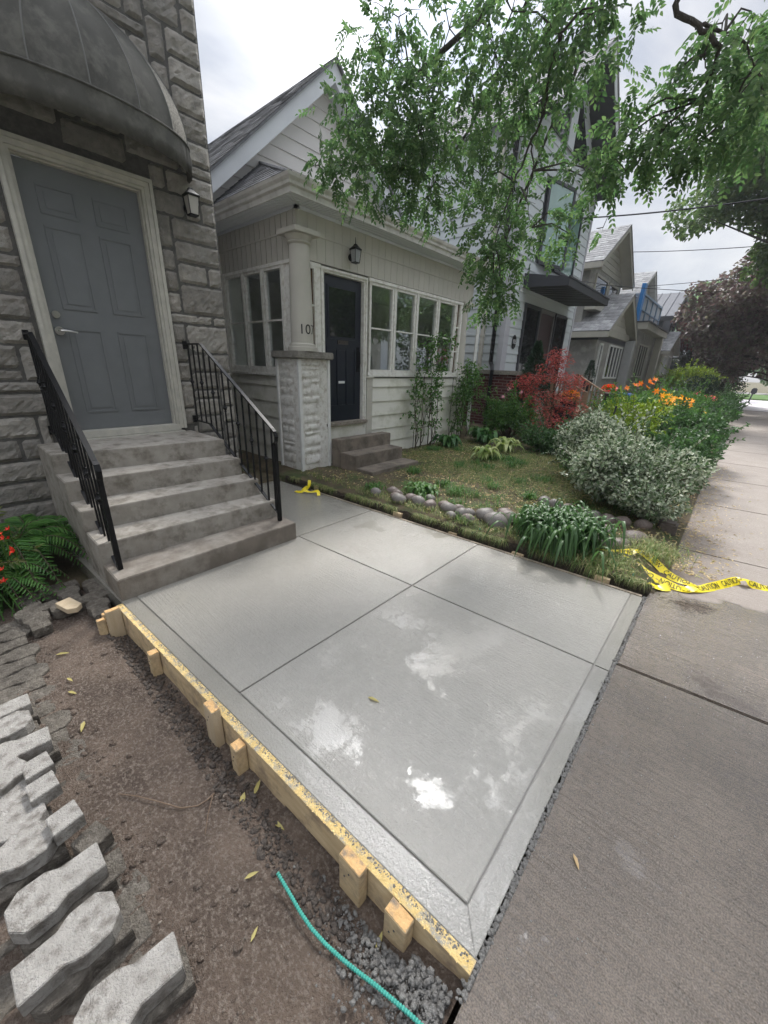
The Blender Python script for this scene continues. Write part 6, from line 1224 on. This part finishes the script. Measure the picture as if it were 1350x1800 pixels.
# single leaves on the dirt and slab
def single(px_pos, a, L_, label, mat=M_litter, z=None):
    x, y = px_pos; z = z if z is not None else d_z(x, y) + .006; Lv = Leaves(); Lv.add(np.array([[x, y, z]]), np.array([[math.cos(a), math.sin(a), .05]]), np.array([[.1, .1, 1.]]), L_, L_ * .27, .25, .05); o = Lv.build('fallen_leaf', mat, origin=(x, y, z)); tag(o, label, 'leaf', 'single fallen leaves')
for (p, a, l, lb) in [((-2.72, .13), 1.0, .075, 'yellow leaf on the dirt farthest up towards the steps'), ((-2.42, .13), .3, .055, 'small pale leaf on the dirt above the curled yellow one'), ((-2.30, .11), .5, .06, 'curled yellow leaf near the old paver edge'), ((-2.02, .12), -.4, .07, 'thin pale leaf beside the third paver tooth'), ((-1.16, .49), -.8, .08, 'green-brown leaf in the trench under the short stake'), ((-1.12, .51), 2.2, .07, 'second leaf crossing the one under the short stake'), ((-.98, .51), .2, .065, 'green leaf against the form board past the curled pair'), ((-.86, .32), 1.2, .05, 'brown leaf on the dirt left of the green rod'), ((-.70, .25), 2.0, .04, 'tiny orange leaf low in the dirt at the bottom'), ((-.40, .50), 1.9, .06, 'yellow-green leaf on the cement rubble')]: single(p, a, l, lb)
single((-1.03, 1.12), .25, .07, 'yellow-green leaf floating on the wet slab', z=.004); single((-.02, 1.12), -.9, .05, 'long pale leaf on the wet sidewalk', M_straw, z=.006); single((.13, 4.1), .3, .07, 'yellow leaf on the sidewalk near the tape', z=.005)
t = thing('twig', (-1.3, .3, -.09), 'long thin bent twig on the brown dirt', 'twig'); pp = [(-1.50, .12), (-1.42, .17), (-1.34, .22), (-1.26, .27), (-1.22, .32), (-1.215, .36), (-1.22, .39)]
MB().tube([(a, c, d_z(a, c) + .008 + .006 * math.sin(i)) for i, (a, c) in enumerate(pp)], [.002, .0022, .0025, .003, .003, .0032, .0035], 6).tube([(-1.22, .385, d_z(-1.22, .385) + .01), (-1.15, .33, d_z(-1.15, .33) + .01), (-1.09, .29, d_z(-1.09, .29) + .008)], [.0025, .0022, .002], 6).build('stem', pm('dry_twig', (.16, .11, .075), rough=.9), t)

# ------------------------------------------------------------------ river stones
def stone_mesh(seed, mat):
    bm = bmesh.new(); bmesh.ops.create_icosphere(bm, subdivisions=3, radius=1)
    for v in bm.verts: v.co *= 1 + .13 * mn.noise(v.co * 1.1 + Vector((seed, 0, 0))) + .03 * mn.noise(v.co * 3 + Vector((seed, 5, 0)))
    me = bpy.data.meshes.new('river_stone'); bm.to_mesh(me); bm.free(); me.materials.append(mat); me.shade_smooth(); return me
SM = [stone_mesh(i * 7, M_river if i % 3 else M_rivergrey) for i in range(6)]
names = 'leftmost stone of the row|small stone|round stone|grey stone'.split('|')
st_pos = [(-3.09, 3.42, .05), (-2.85, 3.55, .055), (-2.80, 3.46, .05), (-2.70, 3.40, .065), (-2.64, 3.56, .055), (-2.50, 3.52, .06), (-2.46, 3.70, .055), (-2.33, 3.52, .06), (-2.20, 3.62, .055), (-2.10, 3.55, .068), (-2.05, 3.68, .045), (-1.92, 3.55, .06), (-1.88, 3.62, .05), (-1.99, 3.42, .045), (-1.80, 3.45, .055), (-1.69, 3.64, .085), (-1.58, 3.86, .07), (-1.50, 3.76, .078), (-1.54, 3.56, .09), (-1.75, 3.80, .05), (-2.98, 3.62, .05)]
lbs = ['river stone at the left end of the row nearest the porch pillar', 'small river stone second from the left, partly in the grass', 'dark flat river stone below the left end of the row', 'broad dark river stone in front of the green rosette', 'rounded river stone beside the rosette', 'pale grey river stone in the middle left of the row', 'dark river stone behind the pale grey one', 'brown river stone right of the pale grey one', 'dark river stone standing at mid row', 'wide flat dark river stone at mid row', 'small river stone at the back of mid row', 'long grey river stone in front of mid row', 'small brown river stone behind the long grey one', 'flat pale stone sunk in the grass near the trench', 'long brown river stone near the green peg', 'large smooth dark river stone left of the pair beside the hosta', 'back river stone of the group by the dark hosta', 'dark river stone touching the dark hosta', 'large speckled round river stone nearest the dark hosta', 'small river stone behind the large smooth one', 'half buried stone behind the left end of the row']
for i, ((x, y, r), lb) in enumerate(zip(st_pos, lbs)):
    o = bpy.data.objects.new('river_stone', SM[i % 6] if i not in (5, 11, 13) else SM[0]); COL.objects.link(o); o.location = (x, y, garden_z(x, y) + r * .50); o.scale = (r * 1.45, r * 1.2, r * 1.0); o.rotation_euler = (.1, .1, random.uniform(0, 3)); tag(o, lb, 'stone', 'river stones edging the garden')
for (x, y, r, lb) in [(-.60, 3.93, .105, 'long wet river stone at the right end of the dark hosta'), (-.47, 4.02, .085, 'middle stone of the trio beside the caution tape'), (-.40, 4.25, .115, 'big round reddish stone behind the caution tape'), (-.66, 4.28, .095, 'angular grey stone behind the long wet one')]:
    o = bpy.data.objects.new('river_stone', SM[random.choice([1, 2, 4])]); COL.objects.link(o); o.location = (x, y, .06 + r * .3); o.scale = (r * 1.2, r, r * .8); o.rotation_euler = (.1, .1, random.uniform(0, 3)); tag(o, lb, 'stone', 'big stones by the caution tape')
for i in range(8):
    x, y = [(-1.30, 4.62), (-1.15, 4.58), (-1.0, 4.56), (-.86, 4.54), (-.72, 4.55), (-.58, 4.60), (-1.44, 4.66), (-.40, 4.66)][i]
    o = bpy.data.objects.new('edging_stone', SM[i % 6]); COL.objects.link(o); o.location = (x, y, .12); o.scale = (.085, .07, .075); o.rotation_euler = (.3 * i, .1, i * 1.3); tag(o, ['edging stone under the variegated shrub third from the left end', 'edging stone in the shade of the shrub, fourth from the left', 'edging stone at the middle of the shaded row', 'edging stone right of the middle of the shaded row', 'edging stone third from the block by the sidewalk', 'edging stone second from the block by the sidewalk', 'edging stone at the left end of the shaded row', 'edging stone next to the squared block by the sidewalk'][i], 'stone', 'edging stones under the shrub')
b = MB(); b.box(-.29, -.12, 4.78, 4.95, -.02, .17); o = b.build('edging_block', M_fieldstone, bevel=.02, origin=(-.2, 4.86, 0)); tag(o, 'squared field stone block at the sidewalk corner under the shrub', 'stone block')
b = MB(); b.hexa([(-.24, 8.3, -.05), (-.07, 8.3, -.05), (-.05, 12.5, -.05), (-.22, 12.5, -.05), (-.24, 8.3, .24), (-.07, 8.3, .24), (-.05, 12.5, .24), (-.22, 12.5, .24)]); tag(b.build('garden_retaining_wall', pm('wall_board', (.20, .13, .10), (.13, .09, .07), 6, .85, bump=.6), bevel=.01, origin=(-.15, 10, 0)), 'low brown retaining edge along the sidewalk beneath the dark shrubs', 'garden wall')
tag(MB().box(-.25, -.03, 12.8, 16.5, -.05, .35).build('garden_retaining_wall', pm('wall_grey', (.25, .24, .22), (.18, .17, .16), 6, .85, bump=.6), bevel=.02, origin=(-.1, 14, 0)), 'low grey concrete retaining wall further along the sidewalk', 'garden wall')

# ------------------------------------------------------------------ caution tape
def ribbon(pts, width, ups, n=140):
    """returns sampled centre line and cross vectors"""
    P = [Vector(p) for p in pts]; out_ = []
    for i in range(n + 1):
        f_ = i / n * (len(P) - 1); k = min(int(f_), len(P) - 2); t = f_ - k; p0, p1, p2, p3 = P[max(k - 1, 0)], P[k], P[k + 1], P[min(k + 2, len(P) - 1)]
        c = .5 * ((2 * p1) + (p2 - p0) * t + (2 * p0 - 5 * p1 + 4 * p2 - p3) * t * t + (3 * p1 - p0 - 3 * p2 + p3) * t ** 3); u = Vector(ups[k]).lerp(Vector(ups[k + 1]), t); out_.append((c, u))
    R = []; s = 0
    for i, (c, u) in enumerate(out_):
        T = (out_[min(i + 1, n)][0] - out_[max(i - 1, 0)][0]).normalized(); W = T.cross(u).normalized() * width / 2
        if i: s += (c - out_[i - 1][0]).length
        R.append((s, c, W, W.cross(T).normalized()))
    return R
def tape_thing(name, label, paths, width=.072):
    t = thing(name, paths[0][0][0], label, 'caution tape')
    for pts, ups, words in paths:
        R = ribbon(pts, width, ups); b = MB(); 
        for s, c, W, Nn in R: b.v += [tuple(c - W), tuple(c + Nn * .004 * math.sin(s * 60)), tuple(c + W)]
        for i in range(len(R) - 1):
            for k in (0, 1): a = i * 3 + k; b.f.append((a, a + 1, a + 4, a + 3))
        o = b.build('ribbon', M_tape, t, smooth=True); S_ = [r[0] for r in R]
        def Fm(u, z, nn=0):
            i = max(j for j in range(len(S_)) if S_[j] <= max(u, 0)); i = min(i, len(R) - 2); f_ = (u - S_[i]) / max(1e-6, S_[i + 1] - S_[i]); f_ = max(0, min(1, f_)); c = R[i][1].lerp(R[i + 1][1], f_); W = R[i][2].lerp(R[i + 1][2], f_); Nn = R[i][3].lerp(R[i + 1][3], f_)
            sgn = 1 if Nn.z > 0 else -1; return tuple(c + W * (z / (width / 2)) * (-sgn if True else 1) + Nn * (.006 * math.sin(u * 60) * 0 + sgn * (nn + .0055)))
        u = words
        while u + .13 < S_[-1]: text_part('lettering', 'CAUTION', .066, Fm, u + .07, 0, 0, M_ink, o, .001, .72); u += .26
    return t
Z = (0, 0, 1); s1 = (.3, -.6, .7)
tape_thing('caution_tape', 'crumpled yellow caution tape lying across the grass tuft onto the sidewalk', [
    ([(-.70, 3.68, .08), (-.55, 3.70, .085), (-.42, 3.78, .10), (-.32, 3.86, .13), (-.20, 3.85, .10), (-.05, 3.78, .03), (.10, 3.76, .012), (.13, 3.70, .03)], [s1, s1, s1, Z, s1, s1, Z, Z], .22),
    ([(.13, 3.70, .03), (.08, 3.62, .012), (-.05, 3.60, .03), (-.18, 3.62, .05), (-.28, 3.68, .07), (-.40, 3.70, .09)], [Z, Z, s1, s1, s1, s1], .10),
    ([(-.30, 3.62, .05), (-.24, 3.52, .03), (-.16, 3.49, .03), (-.08, 3.50, .015), (-.02, 3.55, .03)], [s1, s1, Z, Z, s1], .05),
    ([(.05, 3.62, .02), (.14, 3.68, .012), (.26, 3.86, .02), (.37, 4.06, .025), (.42, 4.09, .05), (.50, 4.11, .02), (.62, 4.17, .01), (.85, 4.25, .01)], [Z, Z, s1, s1, (-.3, .2, 1), s1, Z, Z], .18)])
tape_thing('caution_tape', 'small knot of yellow caution tape behind the right railing', [([(-4.05, 3.00, .02), (-3.98, 3.02, .07), (-3.93, 2.96, .05), (-3.86, 3.0, .03), (-3.78, 3.05, .05), (-3.72, 3.02, .01)], [Z, s1, s1, Z, s1, Z], 3), ([(-3.95, 3.06, .16), (-3.93, 3.02, .08), (-3.98, 2.94, .02), (-4.08, 2.92, .01)], [s1, (1, 0, 0), s1, Z], 3)], .04)
t = thing('string_lath', (-.5, 3.55, .07), 'thin wooden lath wound with pink string lying over the trench', 'lath'); A, B_ = Vector((-.86, 3.56, .12)), Vector((-.22, 3.50, .045)); b = MB(); b.bar(A, B_, .022, .010); b.build('lath', M_woodpale, t)
b = MB()
for i in range(70):
    f_ = .22 + .42 * i / 70; p = A.lerp(B_, f_) + Vector(RNG.normal(size=3)) * .006; q = A.lerp(B_, f_ + .04) + Vector(RNG.normal(size=3)) * .012; b.tube([p, q], .0016, 4, False)
b.build('string', M_pink, t)

# ------------------------------------------------------------------ stakes, bins, rails, wires
for (x, y, z0, z1, lb) in [(-1.80, 8.9, .1, 1.02, 'thin dark garden stake leaning in the pale shrub'), (-2.45, 13.2, .2, 1.12, 'second dark garden stake behind the lime shrub')]:
    t = thing('garden_stake', (x, y, z0), lb, 'garden stake'); MB().tube([(x, y, z0), (x + .05, y + .05, z1)], .018, 8).build('shaft', M_dark, t)
def rail(y, x0, x1, z0, z1, zb0, zb1, label, n=7):
    t = thing('wooden_stair_railing', (x1, y, zb1), label, 'railing', 'cedar stair railings'); b = MB(); b.bar((x0, y, z0), (x1, y, z1), .09, .035); b.build('top_rail', M_cedar, t)
    b = MB(); b.bar((x0, y, zb0), (x1, y, zb1), .05, .08); b.build('bottom_rail', M_cedar, t)
    for i in range(n): f_ = (i + .5) / n; x = x0 + (x1 - x0) * f_; MB().box(x - .018, x + .018, y - .018, y + .018, zb0 + (zb1 - zb0) * f_, z0 + (z1 - z0) * f_ - .015).build('baluster', M_cedar, t)
    for x, za, zc in ((x0, zb0 - .25, z0 + .02), (x1, zb1 - .35, z1)): MB().box(x - .045, x + .045, y - .045, y + .045, za, zc).build('post', M_cedar, t)
rail(11.6, -3.95, -3.05, 1.52, 1.13, .85, .45, 'cedar stair railing just behind the Japanese maple'); rail(13.0, -3.75, -2.98, 1.56, 1.13, .9, .45, 'cedar stair railing beyond, next to the green bin')
t = thing('entry_stairs', (-3.6, 12.3, .2), 'wooden stairs between the two cedar railings', 'steps')
for i in range(4): MB().box(-4.1 + i * .28, -3.8 + i * .28, 11.65, 12.95, .2, 1.0 - i * .2).build('step', M_cedar, t)
MB().box(-4.6, -4.1, 9.6, 13.6, .1, 1.05).build('landing', M_step, t)
def bin_(c, s, mat, lid, label):
    t = thing('waste_bin', c, label, 'bin', 'waste bins by the stairs'); b = MB(); w_ = .25 * s; h = .85 * s; b.hexa([(c[0] - w_ * .8, c[1] - w_ * .8, c[2]), (c[0] + w_ * .8, c[1] - w_ * .8, c[2]), (c[0] + w_ * .8, c[1] + w_ * .8, c[2]), (c[0] - w_ * .8, c[1] + w_ * .8, c[2]), (c[0] - w_, c[1] - w_, c[2] + h), (c[0] + w_, c[1] - w_, c[2] + h), (c[0] + w_, c[1] + w_, c[2] + h), (c[0] - w_, c[1] + w_, c[2] + h)]); b.build('body', mat, t, bevel=.02)
    b = MB(); b.hexa([(c[0] - w_ * 1.1, c[1] - w_ * 1.1, c[2] + h), (c[0] + w_ * 1.15, c[1] - w_ * 1.1, c[2] + h), (c[0] + w_ * 1.15, c[1] + w_ * 1.1, c[2] + h), (c[0] - w_ * 1.1, c[1] + w_ * 1.1, c[2] + h), (c[0] - w_, c[1] - w_, c[2] + h + .10 * s), (c[0] + w_, c[1] - w_, c[2] + h + .05 * s), (c[0] + w_, c[1] + w_, c[2] + h + .05 * s), (c[0] - w_, c[1] + w_, c[2] + h + .10 * s)]); b.build('lid', lid, t, bevel=.015)
    b = MB(); b.tube([(c[0] - w_ * 1.1, c[1] - w_ * .8, c[2] + h * .95), (c[0] - w_ * 1.1, c[1] + w_ * .8, c[2] + h * .95)], .02, 8); b.build('handle', mat, t)
bin_((-3.15, 10.35, .12), .75, M_binblack, M_binblack, 'black bin behind the red maple foliage'); bin_((-3.0, 14.6, .15), .95, M_bingreen, M_bingreen, 'dark green bin beside the red geraniums'); bin_((-2.72, 15.3, .15), .95, M_binblack, M_binblue, 'bin with a blue lid just behind the green one')
def wire(a, c, sag, r, label):
    a, c = Vector(a), Vector(c); p = [a.lerp(c, i / 24) - Vector((0, 0, sag * 4 * (i / 24) * (1 - i / 24))) for i in range(25)]; tag(MB().tube(p, r, 6).build('overhead_cable', M_cable, origin=a), label, 'cable', 'overhead cables')
def pw_(x, y, Yp):
    v = m3 @ Vector((x - 675, -(y - 900), -678)); return cam_o + v * ((Yp) / v.y)
wire(pw_(985, 385, 10.6), pw_(1420, 338, 9.5), .06, .013, 'thick overhead cable running from the blue-grey house to the right')
wire(pw_(1060, 443, 22.5), pw_(1420, 425, 24), .1, .014, 'thin overhead cable crossing the gable of the stucco house')
wire(pw_(1105, 505, 24), pw_(1420, 470, 26), .1, .012, 'thin overhead cable above the blue boarded house')
wire(pw_(1050, 500, 19), pw_(1420, 515, 27), .1, .012, 'lowest thin overhead cable in front of the balcony')
wire(pw_(1010, 492, 14.5), pw_(1160, 505, 30), .1, .012, 'thin cable running along the house fronts over the canopy')

# ------------------------------------------------------------------ damp summer air
hz_ = MB().box(-45, 62, -42, 130, -1.6, 16).build('haze', new_mat('haze_air')[0]); hz_['kind'] = 'stuff'; hz_['label'] = 'thin bright summer haze over the whole street'; hz_['category'] = 'haze'
_nt = MATS['haze_air'].node_tree; _nt.nodes.remove(_nt.nodes['Principled BSDF']); _v = _nt.nodes.new('ShaderNodeVolumePrincipled'); _v.inputs['Color'].default_value = (.92, .95, 1, 1); _v.inputs['Density'].default_value = .0012; _v.inputs['Anisotropy'].default_value = .3
_nt.links.new(_v.outputs['Volume'], _nt.nodes['Material Output'].inputs['Volume'])
